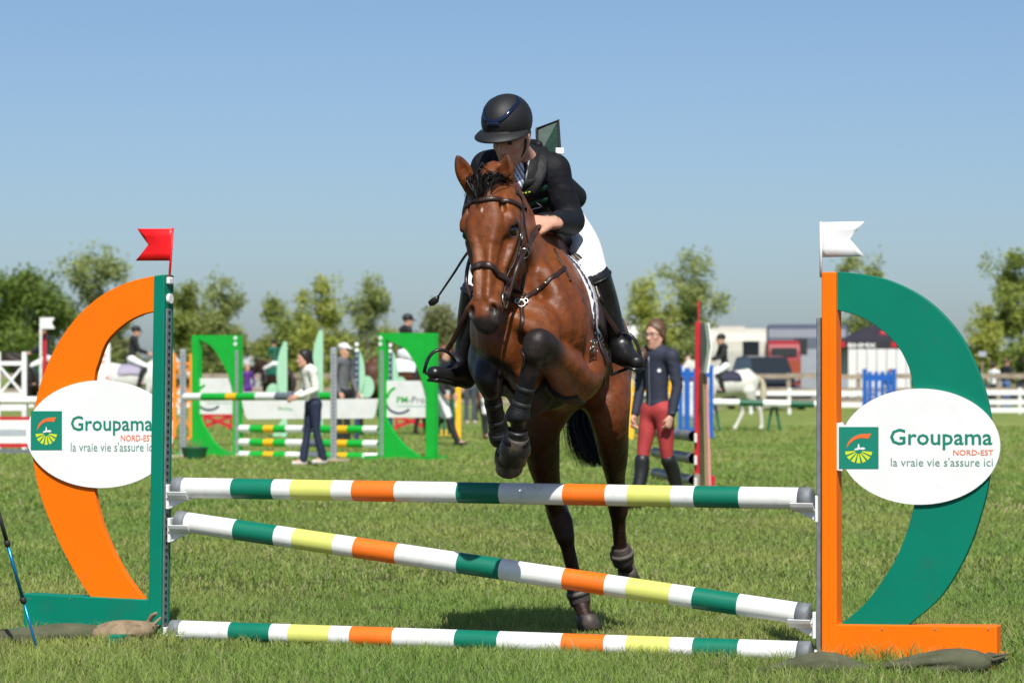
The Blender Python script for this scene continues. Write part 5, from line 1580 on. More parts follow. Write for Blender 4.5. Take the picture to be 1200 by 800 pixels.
# yellow gates with green bars
def gate(label, px0, px1, yt, d, mf, mb_, nb, pw=6, group=None):
    root = tag(empty('jump_gate', gpos((px0 + px1) / 2, d)), label, 'jump gate', group); pl = Plane(gpos(px0, d), gpos(px1, d)); yb = gyy(d)
    for x in (px0, px1 - pw): pl.board(MB(), [(x, yt), (x + pw, yt), (x + pw, yb), (x, yb)], .03, .09).build('post', mf, root)
    for y0, y1 in ((yt + 7, yt + 14), (yb - 12, yb - 5)): pl.board(MB(), [(px0 + pw, y0), (px1 - pw, y0), (px1 - pw, y1), (px0 + pw, y1)], .01, .05).build('rail', mf, root)
    for i in range(nb):
        x = px0 + pw + (px1 - px0 - 2 * pw) * (i + .5) / nb; bw = (px1 - px0 - 2 * pw) / nb * .32
        pl.board(MB(), [(x - bw, yt + 3), (x + bw, yt + 3), (x + bw, yb - 6), (x - bw, yb - 6)], .016, .02).build('bar', mb_, root)
    for x in (px0 + pw / 2, px1 - pw / 2):
        c = gpos(x, d) + Vector((0, 0, .03)); MB().bar(c + Vector((0, -.3, 0)), c + Vector((0, .3, 0)), .08, .06).build('foot', mf, root)
gate('yellow jump gate with dark green bars behind the woman in red breeches', 736, 790, 446, 56, M_YEL, M_DGREEN, 6)
gate('yellow jump gate with dark green bars behind the striding person', 506, 540, 440, 56, M_YEL, M_DGREEN, 4)
gate('blue picket jump gate behind the red post', 795, 836, 428, 57, M_BLUEP, M_BLUEP, 3, 5)
gate('blue picket jump gate behind the right oval sign in front of the dark tent', 1011, 1050, 432, 80, M_BLUEP, M_BLUEP, 4, 5)
# red post jump with marbled poles
d = 32.0; root = tag(empty('jump_wing', gpos(818, d)), 'red jump post with a pale folded panel beside the woman in red breeches', 'jump wing')
pl = Plane(gpos(800, d), gpos(840, d)); yb = gyy(d)
pl.board(MB(), [(815, 377), (821, 377), (821.5, yb), (814, yb)], .03, .09).build('post', M_RED, root)
pl.board(MB(), [(817.5, 353), (820, 353), (819.5, 378), (818, 378)], .0, .03).build('rod', M_RED, root)
mb = MB(); mb.add([P(823, 381, 32.0), P(829, 378, 31.6), P(833, 407, 31.6), P(828, 437, 31.6), P(823, 437, 32.0)], [(0, 1, 2, 3, 4)]); o = mb.build('side_panel', mat('grey_green_panel', (.25, .30, .24), .5), root); s_ = o.modifiers.new('s', 'SOLIDIFY'); s_.thickness = .03
mb = MB(); mb.add([P(829, 378, 31.58), P(831, 378, 31.58), P(834.5, 407, 31.58), P(830.5, 437, 31.58), P(828, 437, 31.58), P(832.5, 407, 31.58)], [(0, 1, 2, 5), (5, 2, 3, 4)]); o = mb.build('panel_edge', M_WHITE, root); s_ = o.modifiers.new('s', 'SOLIDIFY'); s_.thickness = .02
mb = MB(); mb.add([P(823, 437, 31.95), P(827, 437, 31.7), P(829.5, yb - 2, 31.7), P(823, yb - 2, 31.95)], [(0, 1, 2, 3)]); o = mb.build('side_panel', mat('tan_panel', (.28, .22, .10), .6), root); s_ = o.modifiers.new('s', 'SOLIDIFY'); s_.thickness = .03
mb = MB(); mb.add([P(827, 440, 31.68), P(829, 440, 31.68), P(833.5, yb - 2, 31.68), P(830, yb - 2, 31.68)], [(0, 1, 2, 3)]); o = mb.build('panel_edge', mat('pale_red', (.62, .25, .24), .6), root); s_ = o.modifiers.new('s', 'SOLIDIFY'); s_.thickness = .02
pl.board(MB(), [(826, yb - 14), (838, yb - 13), (838, yb - 1), (826, yb - 1)], .05, .4).build('foot', M_RED, root)
pl.board(MB(), [(814, yb - 16), (825, yb - 16), (825, yb), (813, yb)], .06, .3).build('foot', mat('tan_foot2', (.28, .23, .17), .8), root)
MARB = [mat('marble_%d' % i, c_, .5, var=.3, vscale=25, dirt=(.5, .5, .5), dscale=14, damt=.6) for i, c_ in enumerate(((.16, .16, .20), (.22, .19, .10), (.10, .12, .20)))]
segm = [(i / 9, (i + 1) / 9, i % 3) for i in range(9)]
for y_, lab in ((511, 'highest marbled grey pole against the red post'), (537, 'middle marbled grey pole against the red post'), (563, 'lowest marbled grey pole against the red post')):
    a = P(813, y_, 32); b = Vector((P(768, y_, 34.6).x, 34.6, a.z)); rail_pole('jump_pole', a, b, .06, segm, MARB, lab, 'pole', 'marbled poles at the red post', caps=False, n=14)
    c = P(815, y_ + 2, 31.95); MB().box(c, (.03, .08, .10), None, 0, .006).build('cup', M_WHITE, root)
# arena edge on the right: green and white pole, white boards
a = P(833, 471, 64); b = P(972, 474, 64)
rail_pole('jump_pole', a, b, .075, [(0, .24, 0), (.24, .44, 1), (.44, .67, 0), (.67, .87, 1), (.87, 1, 0)], [M_WHITE, M_DGREEN], 'green and white pole crossing in front of the grey pony', 'pole', None, caps=False, n=12)
for px, lab in ((836, 'beside the blue picket gate'), (907, 'behind the pony\'s tail'), (970, 'hidden by the orange post')):
    g = gpos(px, 64.15); r_ = tag(empty('trestle', g), 'dark green trestle carrying the green and white pole ' + lab, 'trestle', 'trestles under the green and white pole'); h = 1.297 - .03 * 64 * 0 - g.z - .62
    top = P(px, 474, 64.15).z - g.z
    for s_ in (-1, 1): MB().bar(g + Vector((s_ * .14, 0, 0)), g + Vector((s_ * .03, 0, top)), .06, .06, up=(0, 1, 0)).build('leg', M_DGREEN, r_)
    MB().bar(g + Vector((-.12, 0, top)), g + Vector((.12, 0, top)), .1, .05).build('saddle_bar', M_DGREEN, r_)

# wooden post and rail fence along the arena
d = 100; root = tag(empty('fence', gpos(600, d)), 'weathered wooden post and rail fence along the far side of the field', 'fence')
px = -60; mb = None; i = 0
while px < 1290:
    g = gpos(px, d); h = 1.28; MB().box(g + Vector((0, 0, h / 2)), (.14, .14, h), None, 0, .01).build('post', M_WOOD, root)
    g2 = gpos(px + 82, d)
    for z_, hh_ in ((1.18, .16), (.72, .15), (.34, .14)):
        MB().bar(g + Vector((.07, -.09, z_ + random.gauss(0, .012))), g2 + Vector((.07, -.09, z_ + random.gauss(0, .012))), .045, hh_, up=(0, 0, 1)).build('rail', M_WOOD, root)
    px += 82
# low white arena boards in front of it
def white_boards(label, px0, px1, d, z0, zh, step):
    root = tag(empty('arena_board_fence', gpos((px0 + px1) / 2, d)), label, 'fence', 'low white arena fences'); x = px0
    while x < px1 - 1:
        g = gpos(x, d); g2 = gpos(x + step, d)
        MB().box(g + Vector((0, 0, z0 / 2 + .1)), (.10, .10, z0 + .2), None, 0, .01).build('post', M_WHITE, root)
        for z_ in zh: MB().bar(g + Vector((.02, -.07, z_)), g2 + Vector((-.02, -.07, z_)), .03, .15).build('board', M_WHITE, root)
        x += step
white_boards('low white arena boards behind the grey pony', 880, 1010, 92, .62, (.66, .30), 45)
white_boards('low white arena boards at the edge of the field beyond the green arch', 1150, 1330, 92, .62, (.68, .38, .14), 45)
white_boards('low white arena boards behind the white trellis wing and plank jump', -60, 230, 92, .62, (.60, .30), 45)
white_boards('low white arena boards behind the green leaf-cut wings', 270, 520, 94, .62, (.60, .28), 45)
white_boards('low white arena boards behind the woman in red breeches', 700, 835, 92, .62, (.66, .30), 45)

# ================================================================== vehicles, trailers, tent
M_GLASS = mat('car_glass', (.02, .025, .03), .08, spec=.7)
M_TYRE = mat('tyre', (.02, .02, .02), .8)
M_RIM = mat('rim', (.45, .45, .46), .35, .8)
def wheel(parent, c, r, w, ax=(0, 1, 0)):
    a = Vector(ax); c = Vector(c)
    t = MB().tube([c - a * w / 2, c - a * w * .42, c + a * w * .42, c + a * w / 2], [r * .9, r, r, r * .9], 20).build('wheel', M_TYRE, parent)
    MB().cyl(c - a * (w / 2 + .01), c + a * (w / 2 + .01), r * .55, r * .55, 16).build('rim', M_RIM, t)
def car(label, px, d, col, L=4.2, yaw=0.0, W=1.8, H=1.5, hatch=False, zoff=0.0, front=True):
    """hatchback seen from its nose (or tail), body lofted along its length"""
    g = gpos(px, d); root = tag(empty('parked_car', g), label, 'car', None); m = mat('car_' + label[:14], col, .3, .3, coat=.6)
    c_, s_ = math.cos(yaw), math.sin(yaw)
    T = lambda x, y, z: g + Vector((x * c_ - y * s_, x * s_ + y * c_, z))
    prof = [(-.5, .55, .62, .92), (-.47, .45, .75, .97), (-.25, .30, .92, 1.0), (-.10, .28, .98, 1.0), (.30, .28, 1.0, 1.0), (.47, .35, .95, .98), (.5, .5, .7, .93)]
    vs = []; n = 10
    for t, zl, zt, ws in prof:
        zl *= .6; zt *= .95; y = t * L; w = W / 2 * ws
        ring = [(-w * .9, zl), (-w, zl + .12), (-w, zl * .4 + zt * .6), (-w * .95, zt - .06), (-w * .8, zt), (w * .8, zt), (w * .95, zt - .06), (w, zl * .4 + zt * .6), (w, zl + .12), (w * .9, zl)]
        vs += [T(x, y, z) for x, z in ring]
    fs = [(i * n + k, i * n + (k + 1) % n, (i + 1) * n + (k + 1) % n, (i + 1) * n + k) for i in range(len(prof) - 1) for k in range(n)]
    fs += [tuple(reversed(range(n))), tuple((len(prof) - 1) * n + k for k in range(n))]
    fix_normals(MB().add(vs, fs, 0, False).build('body', m, root))
    # cabin
    cab = [(-.24, .92, .82), (-.08, H - .04, .70), (.10, H, .70), (.30, H - .05, .68), (.46, .94, .80)]
    vs = []
    for t, z, ws in cab: vs += [T(-W / 2 * ws, t * L, z), T(W / 2 * ws, t * L, z)]
    base = [T(-W / 2 * .92, -.24 * L, .88), T(W / 2 * .92, -.24 * L, .88), T(W / 2 * .92, .46 * L, .88), T(-W / 2 * .92, .46 * L, .88)]
    mb = MB(); mb.add(vs, [(2, 3, 5, 4), (4, 5, 7, 6)]); rf_ = mb.build('roof', m, root); so = rf_.modifiers.new('s', 'SOLIDIFY'); so.thickness = .05
    mb = MB(); mb.add([vs[0], vs[1], vs[3], vs[2]], [(0, 1, 2, 3)]); mb.build('windscreen', M_GLASS, root)
    mb = MB(); mb.add([vs[6], vs[7], vs[9], vs[8]], [(0, 1, 2, 3)]); mb.build('rear_window', M_GLASS, root)
    for k in (0, 1):
        mb = MB(); mb.add([vs[0 + k], vs[2 + k], vs[4 + k], vs[6 + k], vs[8 + k]], [(0, 1, 2, 3, 4)]); mb.build('side_window', M_GLASS, root)
    for sx in (-1, 1):
        for ty in (-.32, .30): wheel(root, T(sx * W * .44, ty * L, .32), .32, .2, (c_, s_, 0))
        mb = MB(); mb.sphere(T(sx * W * .36, -.492 * L, .56), (.14, .05, .08), nu=10, nv=6); mb.build('headlight', mat('lamp_glass', (.6, .6, .62), .15), root)
        mb = MB(); mb.box(T(sx * W * .52, -.16 * L, .98), (.10, .14, .12), None, 0, .02); mb.build('mirror', m, root)
    MB().box(T(0, -.503 * L, .40), (W * .6, .03, .12), Matrix.Rotation(yaw, 3, 'Z'), 0, .01).build('grille', M_TYRE, root)
    if hatch:
        mb = MB(); a0 = T(-W * .42, -.30 * L, H); a1 = T(W * .42, -.30 * L, H); b0 = T(-W * .40, -.50 * L, H + .35); b1 = T(W * .40, -.50 * L, H + .35)
        mb.add([a0, a1, b1, b0], [(0, 1, 2, 3)]); o = mb.build('tailgate', m, root); so = o.modifiers.new('s', 'SOLIDIFY'); so.thickness = .06
    return root
car('dark navy car parked behind the fence with its bonnet towards the field', 897, 106, (.018, .018, .035), yaw=.25, H=1.9, W=1.95)
car('small dark car parked between the tent and the fence', 1172, 118, (.10, .11, .13), H=1.5)
def trailer(label, px, d, L, W, H, col, roof, window, yaw=0.0, name='horse_trailer'):
    g = gpos(px, d); root = tag(empty(name, g), label, 'trailer'); m = mat('tr_' + label[:16], col, .5, var=.05, vscale=3); mr = mat('trr_' + label[:16], roof, .5, var=.05, vscale=3)
    c_, s_ = math.cos(yaw), math.sin(yaw); T = lambda x, y, z: g + Vector((x * c_ - y * s_, x * s_ + y * c_, z))
    sec = [(-W / 2, .45), (-W / 2, H * .70), (-W / 2 * .93, H * .84), (-W / 2 * .75, H * .94), (-W / 2 * .4, H), (W / 2 * .4, H), (W / 2 * .75, H * .94), (W / 2 * .93, H * .84), (W / 2, H * .70), (W / 2, .45)]
    n = len(sec); vs = [T(x, z * 0 + 0, 0) for x, z in []]
    def hull(idx, m_, nm):
        pts = [sec[i] for i in idx]; k = len(pts); v = []
        xs_ = [-L / 2, -L / 2 * .94, L / 2 * .94, L / 2]; sh = [.95, 1, 1, .95]
        for xx, s2 in zip(xs_, sh): v += [T(xx, p[0] * s2, .45 + (p[1] - .45) * s2) for p in pts]
        f = [(a * k + b, a * k + b + 1, (a + 1) * k + b + 1, (a + 1) * k + b) for a in range(3) for b in range(k - 1)] + [tuple(range(k)), tuple(reversed(range(3 * k, 4 * k)))]
        return fix_normals(MB().add(v, f, 0, False).build(nm, m_, root))
    hull([0, 1, 8, 9], m, 'body'); hull([1, 2, 3, 4, 5, 6, 7, 8], mr, 'roof')
    if window:
        wx0, wx1, wz0, wz1 = window
        MB().box(T((wx0 + wx1) / 2, -W / 2 - .012, (wz0 + wz1) / 2), (wx1 - wx0, .02, wz1 - wz0), Matrix.Rotation(yaw, 3, 'Z'), 0).build('window', M_GLASS, root)
    MB().box(T(0, -W / 2 - .01, H * .42), (L * .9, .015, .05), Matrix.Rotation(yaw, 3, 'Z'), 0).build('trim', M_GREY, root)
    for xx in (-.35, .35): wheel(root, T(xx, -W / 2 - .05, .34), .34, .18, (-s_, c_, 0))
    MB().bar(T(L / 2, 0, .5), T(L / 2 + 1.1, 0, .48), .1, .08).build('drawbar', M_TYRE, root)
    return root
trailer('orange-red van with a dark window band beside the grey horse trailer', 917, 111, 1.20, 1.8, 2.5, (.30, .055, .018), (.28, .022, .025), (-.5, .45, 1.92, 2.22), .0, 'parked_van')
trailer('cream horse trailer with a dark square window behind the grey pony', 868, 118, 3.4, 1.8, 3.05, (.48, .47, .42), (.50, .48, .40), (-.1, .55, 1.95, 2.55), .12)
trailer('grey blue horse trailer with rounded dark roof beside the orange post', 946, 114, 3.1, 1.9, 3.15, (.30, .33, .37), (.07, .085, .12), (-.5, .0, 2.0, 2.6), -.1)
trailer('beige horse lorry box half hidden behind the tree near the red post', 812, 128, 4.6, 2.2, 3.3, (.50, .47, .40), (.48, .44, .38), (.2, 1.0, 2.0, 2.5), .0)
trailer('pale lorry box behind the woman in red breeches', 752, 132, 4.4, 2.2, 3.6, (.46, .45, .42), (.62, .62, .62), (-1.2, -.4, 2.1, 2.7), .0)
trailer('low grey van far behind the mint jump wings', 300, 125, 4.4, 1.9, 2.0, (.45, .46, .47), (.42, .44, .46), (-1, 1, 1.2, 1.6), .0, 'parked_van')
# white container block and dark tent
d = 118; g = gpos(1012, d); root = tag(empty('container', g), 'white ribbed site container behind the dark tent', 'container')
MB().box(g + Vector((0, 0, 1.42)), (3.4, 2.4, 2.85), None, 0, .03).build('shell', M_WHITE, root)
for i in range(9): MB().box(g + Vector((-1.55 + i * .385, -1.215, 1.42)), (.05, .03, 2.6), None, 0).build('rib', M_GREY, root)
d = 112; TX = lambda px: (px - 600) * d / FOC
root = tag(empty('tent', gpos(1035, d)), 'dark folding tent with red dots and white lettering on its valance', 'tent'); M_TENT = mat('tent_cloth', (.022, .020, .030), .75, var=.15, vscale=3)
x0, x1 = TX(983), TX(1088); zt0 = hgt(399, d); zt1 = hgt(408, d); zap = hgt(377, d); ym = d + 1.5
A = [Vector((x0, d, zt0)), Vector((x1, d, zt0)), Vector((x1, d + 3, zt0)), Vector((x0, d + 3, zt0))]; ap = Vector(((x0 + x1) / 2, ym, zap))
mb = MB(); mb.add(A + [ap], [(0, 1, 4), (1, 2, 4), (2, 3, 4), (3, 0, 4)]); mb.build('canopy', M_TENT, root)
mb = MB(); Bv = [Vector((p.x, p.y, zt1)) for p in A]; mb.add(A + Bv, [(i, (i + 1) % 4, 4 + (i + 1) % 4, 4 + i) for i in range(4)]); val = mb.build('valance', M_TENT, root)
for i in range(4): MB().cyl((A[i].x * .985 + ap.x * .015, A[i].y * .985 + ap.y * .015, gz(0, d)), A[i] * .985 + ap * .015, .03, .03, 8).build('leg', M_DGREEN, root)
tp = Plane(Vector((x0, d, 0)), Vector((x1, d, 0)))
tp.text(MB(), 'BHMX', 994, 1027, 407, .02, .03, 0, 402).build('lettering', M_WHITE, val)
for px in (987, 1048):
    MB().cyl(tp.at(px, 403.5, .005), tp.at(px, 403.5, .02), .12, .12, 14).build('red_dot', M_RED, val)
mb = MB(); c0 = P(1037, 391, d + .55); mb.sphere(c0, (.22, .05, .14), nu=12, nv=8); mb.build('red_dot', M_RED, root)
# ================================================================== people and horses further away
def M_(name, col, rough=.75, **kw): return mat('cloth_' + name, col, rough, var=.15, vscale=12, bump=.3, bscale=22, **kw)
HAIRS = {'brown': (.11, .055, .026), 'dark': (.015, .010, .008), 'fair': (.30, .19, .09), 'grey': (.3, .28, .26), 'auburn': (.13, .05, .025)}
def figure(label, base, H, yaw, top, legs, boots=None, stride=.0, arms=None, hair='brown', hat=None, vox=.016, style='short', lean=0.0, group=None, seat=None, bootz=.42, nose=True, headyaw=0.0, sleeve=True):
    """person standing or walking (or riding when seat is given); yaw 0 faces the camera, + turns to the picture's right"""
    k = H / 1.72; g = npv(base); f = npv((math.sin(yaw), -math.cos(yaw), 0)); r = npv((-math.cos(yaw), -math.sin(yaw), 0)); u = npv((0, 0, 1))
    X = lambda a, b, c: g + (r * a + f * b + u * c) * k
    root = tag(empty('person', Vector(base) if seat is None else Vector(base)), label, 'person', group)
    dz = 0.0 if seat is None else seat - .90
    Z = lambda a, b, c: X(a, b, c + dz) if seat is not None else X(a, b, c)
    hz = .90; ln = lean
    sh = lambda w: Z(w * .175, ln * .5, 1.40 - abs(ln) * .12); hp_ = lambda w: Z(w * .085, 0, hz)
    if seat is None:
        kn = [Z(w * .095, .10 * s_ * stride + .05 * abs(stride), .49) for w, s_ in ((1, 1), (-1, -1))]
        an = [Z(w * .095, s_ * stride * .32, .085 + (.06 * abs(stride) if s_ < 0 else 0)) for w, s_ in ((1, 1), (-1, -1))]
    else:
        kn = [Z(w * .26, .30, .72) for w in (1, -1)]; an = [Z(w * .29, .14, .32) for w in (1, -1)]
    if arms is None: arms = [((.235, .0, 1.12), (.225, .12, .90)), ((-.235, .0, 1.12), (-.225, .12, .90))]
    el = [Z(*a[0]) for a in arms]; wr = [Z(*a[1]) for a in arms]
    hc = Z(0, .02 + ln * .85, 1.60 - abs(ln) * .22)
    hf = npv((math.sin(yaw + headyaw), -math.cos(yaw + headyaw), -.06))
    B = Body(); XX, RR = add_head(B, hc, hf, u, k * 1.02)
    B.limb([hc - u * .06 * k, Z(0, ln * .55, 1.42 - abs(ln) * .12)], [.052 * k, .06 * k], .03)
    B.limb([Z(0, ln * .45, 1.36), Z(0, ln * .2, 1.12), Z(0, 0, .93)], [.12 * k, .10 * k, .12 * k], .05, (f, .75))
    for i, w in enumerate((1, -1)):
        B.limb([sh(w), el[i], wr[i]], [.042 * k, .036 * k, .026 * k], .02, None, 1)
        d = unit(wr[i] - el[i]); add_hand(B, wr[i] + d * .01, d, r * -w if seat is None else f, k, .6, 1 if w > 0 else -1)
        B.limb([hp_(w), kn[i], an[i]], [.07 * k, .042 * k, .03 * k], .03, None, 1)
        B.limb([an[i], an[i] + f * .13 * k - u * .03 * k], [.03 * k, .025 * k], .02)
    me = B.mesh('body', min(vox, .012), 1); skin_cols(me, XX); link('body', me, root, M_SKIN)
    T = Body()
    T.limb([Z(0, ln * .48, 1.37 - abs(ln) * .1), Z(0, ln * .25 + .005, 1.15), Z(0, ln * .05, 1.0), Z(0, 0, .945)], [.130 * k, .115 * k, .112 * k, .122 * k], .05, (f, .78))
    T.limb([sh(1), Z(0, ln * .5, 1.42 - abs(ln) * .12), sh(-1)], [.066 * k, .085 * k, .066 * k], .04)
    for i, w in enumerate((1, -1)):
        T.limb([sh(w), el[i], wr[i] * .93 + el[i] * .07], [.062 * k, .051 * k, .040 * k], .03, None, 1)
        folds(T, sh(w), el[i], .056 * k, 5, 3 + i, .009); folds(T, el[i], wr[i], .046 * k, 4, 9 + i, .008)
    link('jacket', T.mesh('jacket', vox * .8, 1), root, top)
    Lg = Body()
    for i, w in enumerate((1, -1)):
        Lg.limb([hp_(w), hp_(w) * .5 + kn[i] * .5, kn[i], kn[i] * .4 + an[i] * .6, an[i]], [.092 * k, .078 * k, .056 * k, (.040 if bootz > .2 else .062) * k, (.030 if bootz > .2 else .060) * k], .03, None, 3)
    Lg.ell(Z(0, -.01, .90), npv((.150, .115, .11)) * k, np.stack([r, f, u], 1), .04)
    link('breeches', Lg.mesh('breeches', vox * .8, 2), root, legs)
    for i, w in enumerate((1, -1)):
        S = Body(); toe = an[i] + f * .15 * k - u * (.045 * k + .03 * abs(stride) * 0); heel = an[i] - f * .03 * k - u * .045 * k
        if boots is not None and bootz > .2:
            S.limb([kn[i] * .9 + an[i] * .1, kn[i] * .6 + an[i] * .4 - f * .02, an[i]], [.070 * k, .067 * k, .050 * k], .03, None, 3)
        else: S.limb([an[i], an[i] - u * .03], [.045 * k, .045 * k], .02)
        S.limb([heel, toe], [.038 * k, .036 * k], .03)
        link('boot', S.mesh('boot', vox * .8, 1), root, boots or M_TYRE)
    if hair:
        Hh = Body(); Hh.ell(XX(0, -.016, .042), npv((.087, .106, .103)) * k, RR, .02)
        if style in ('long', 'pony'):
            for w in (1, -1): Hh.limb([XX(w * .06, .02, .05), XX(w * .078, -.01, -.02), XX(w * .07, -.03, -.08)], [.03 * k, .026 * k, .018 * k], .02)
            if style == 'long': Hh.limb([XX(0, -.08, 0), XX(0, -.10, -.10), XX(.0, -.09, -.20)], [.07 * k, .062 * k, .03 * k], .03, (f, .6))
            else: Hh.limb([XX(0, -.10, .02), XX(.05, -.105, -.06), XX(.10, .0, -.14), XX(.10, .10, -.20), XX(.09, .135, -.30)], [.035 * k, .042 * k, .046 * k, .048 * k, .018 * k], .02)
        Hh.ell(XX(0, .112, -.012), npv((.068, .062, .100)) * k, RR, .012, True)
        link('hair', Hh.mesh('hair', .009, 1), root, mat('hair_' + hair, HAIRS[hair], .5, var=.4, vscale=50, bump=.4, bscale=70))
    if hat == 'helmet':
        S = Body(); S.ell(XX(0, -.008, .055), npv((.098, .122, .098)) * k, RR, .02); S.ell(XX(0, .0, -.075), npv((.2, .2, .088)) * k, RR, .01, True)
        ho = link('helmet', S.mesh('helmet', .010, 1), root, M_HELM)
        MB().tube([Vector(XX(.07, .08, .030)), Vector(XX(.035, .15, .018)), Vector(XX(-.035, .15, .018)), Vector(XX(-.07, .08, .030))], .022 * k, 8, flat=([Vector(u)] * 4, .35)).build('visor', M_HELM, ho)
    elif hat is not None:
        S = Body(); S.ell(XX(0, -.01, .06), npv((.088, .108, .075)) * k, RR, .02)
        mh = M_('cap' + str(hat), hat); ho = link('cap', S.mesh('cap', .010, 1), root, mh)
        MB().tube([Vector(XX(0, .07, .055)), Vector(XX(0, .12, .05)), Vector(XX(0, .165, .035))], [.06 * k, .06 * k, .045 * k], 10, flat=([Vector(u)] * 3, .2)).build('peak', mh, ho)
    return root, XX, Z, k

def far_horse(label, base, yaw, wh, col, pts_col, stride=.15, mane=(.02, .015, .012), neck_up=.5, vox=.022, cloth=None, group=None):
    """horse standing or walking; yaw 0 faces the picture's left"""
    k = wh / 1.6; g = npv(base); f = npv((-math.cos(yaw), math.sin(yaw), 0)); l = npv((-f[1], f[0], 0)); u = npv((0, 0, 1))
    X = lambda a, b, c: g + (f * a + l * b + u * c) * k
    root = tag(empty('horse', Vector(base)), label, 'horse', group); B = Body()
    B.limb([X(.62, 0, 1.18), X(.40, 0, 1.20), X(.05, 0, 1.16), X(-.35, 0, 1.20), X(-.62, 0, 1.24)], [.22 * k, .31 * k, .32 * k, .29 * k, .24 * k], .05, (l, .80))
    B.limb([X(.30, 0, 1.48), X(-.1, 0, 1.40), X(-.55, 0, 1.45)], [.09 * k, .10 * k, .12 * k], .06)
    n1 = X(1.02, 0, 1.42 + .45 * neck_up)
    B.limb([X(.50, 0, 1.28), X(.80, 0, 1.38 + .22 * neck_up), n1], [.25 * k, .18 * k, .12 * k], .05, (l, .58))
    nose = n1 + (f * .42 - u * .40) * k
    B.limb([n1, n1 * .55 + nose * .45, nose], [.125 * k, .095 * k, .06 * k], .03, (l, .75))
    for w in (1, -1):
        e = n1 + l * w * .05 * k + u * .08 * k; B.limb([e, e + (u * .14 + f * .03) * k], [.035 * k, .008 * k], .02)
        B.ell(X(-.55, w * .12, 1.15), npv((.24, .13, .27)) * k, np.stack([f, l, u], 1), .06); B.ell(X(.48, w * .13, 1.08), npv((.14, .11, .24)) * k, np.stack([f, l, u], 1), .06)
        s1 = stride * w; s2 = -stride * w
        B.limb([X(.44, w * .14, .98), X(.44 + s1 * .6, w * .14, .52), X(.42 + s1 * 1.1, w * .14, .16), X(.46 + s1 * 1.3, w * .14, .04)], [.11 * k, .055 * k, .045 * k, .058 * k], .03, None, 3)
        B.limb([X(-.55, w * .14, .98), X(-.50 + s2 * .5, w * .14, .78), X(-.66 + s2 * .8, w * .14, .50), X(-.60 + s2 * 1.3, w * .14, .14), X(-.56 + s2 * 1.4, w * .14, .04)], [.18 * k, .12 * k, .065 * k, .048 * k, .060 * k], .03, None, 3)
    me = B.mesh('body', vox, 2); v = verts_of(me); z = (v[:, 2] - g[2]) / k
    t = sstep(.62, .35, z)[:, None]; c = npv(col) * (1 - t) + npv(pts_col) * t; vcol(me, c)
    link('body', me, root, mat('far_coat', rough=.55, attr='Col', var=.14, vscale=9, spec=.3))
    Mn = Body(); Mn.limb([n1 + u * .10 * k - f * .03, X(.78, 0, 1.58 + .24 * neck_up), X(.45, 0, 1.52)], [.05 * k, .07 * k, .04 * k], .03, (l, .5)); mh = mat('hair_%.2f' % mane[0], mane, .6, var=.3, vscale=30, bump=.4, bscale=40)
    link('mane', Mn.mesh('mane', vox, 1), root, mh)
    Tl = Body(); Tl.limb([X(-.82, 0, 1.36), X(-.96, 0, 1.20), X(-.98, 0, .85), X(-.95, 0, .50)], [.04 * k, .07 * k, .085 * k, .03 * k], .03); link('tail', Tl.mesh('tail', vox, 1), root, mh)
    if cloth is not None:
        S = Body(); S.limb([X(.16, 0, 1.18), X(-.16, 0, 1.18)], [.345 * k, .335 * k], .03, (l, .84)); S.ell(X(0, 0, .70), npv((1.2, .8, .58)) * k, np.stack([f, l, u], 1), .02, True)
        link('saddle_cloth', S.mesh('saddle_cloth', vox, 1), root, cloth)
    return root, X, k

BLK = M_('black', (.014, .014, .016)); NAV = M_('navy', (.018, .022, .045)); WHT = M_('white', (.75, .75, .76)); REDB = M_('red_breeches', (.37, .035, .035)); CRM = M_('cream', (.74, .73, .66)); NVT = M_('navy_trousers', (.012, .018, .05))
PUR = M_('purple', (.09, .02, .22)); JEAN = M_('jeans', (.07, .13, .30)); GRN = M_('green', (.006, .10, .06)); GRYM = M_('grey', (.12, .12, .13)); RB = mat('boot_black', (.013, .013, .014), .45, var=.2, vscale=20); SHOE = mat('pale_shoe', (.55, .50, .45), .7)

# the woman in red breeches
wr_, wX, wZ, wk = figure('bespectacled woman in dark jacket and red breeches standing behind the bay horse', gpos(770, 27.0), 1.70, -.75, M_('ink_jacket', (.022, .026, .048)), REDB, RB, stride=.6, arms=[((.215, -.02, 1.13), (.215, .06, .86)), ((-.225, -.02, 1.13), (-.21, .05, .86))], hair='brown', style='pony', vox=.010, headyaw=.05)
gl = MB()
for w in (1, -1):
    c = Vector(wX(w * .033, .108, .006)); rx = Vector(wX(1, 0, 0)) - Vector(wX(0, 0, 0)); rx.normalize()
    gl.tube([c + rx * .024 * math.cos(t) + Vector((0, 0, .019 * math.sin(t))) for t in np.linspace(0, 6.283, 17)[:-1]], .0022, 6, closed=True)
    gl.tube([Vector(wX(w * .055, .108, .010)), Vector(wX(w * .076, .05, .012)), Vector(wX(w * .078, -.01, .008))], .002, 6)
gl.tube([Vector(wX(-.010, .113, .009)), Vector(wX(.010, .113, .009))], .002, 6); gl.build('glasses', mat('thin_frames', (.16, .12, .10), .4, .5), wr_)
JB = bvh_of([c for c in wr_.children if c.name.startswith('jacket')][0].data)
zp = []
for t in np.linspace(0, 1, 9):
    s_ = Vector(wZ(.012, .6, 1.40 - .50 * t)); e_ = Vector(wZ(.012, 0, 1.40 - .50 * t)); h = JB.ray_cast(s_, (e_ - s_).normalized())
    if h[0] is not None: zp.append(h[0] + h[1] * .003)
if len(zp) > 2: MB().tube(zp, .006, 6).build('zip', mat('zip', (.22, .22, .24), .4, .6), wr_)
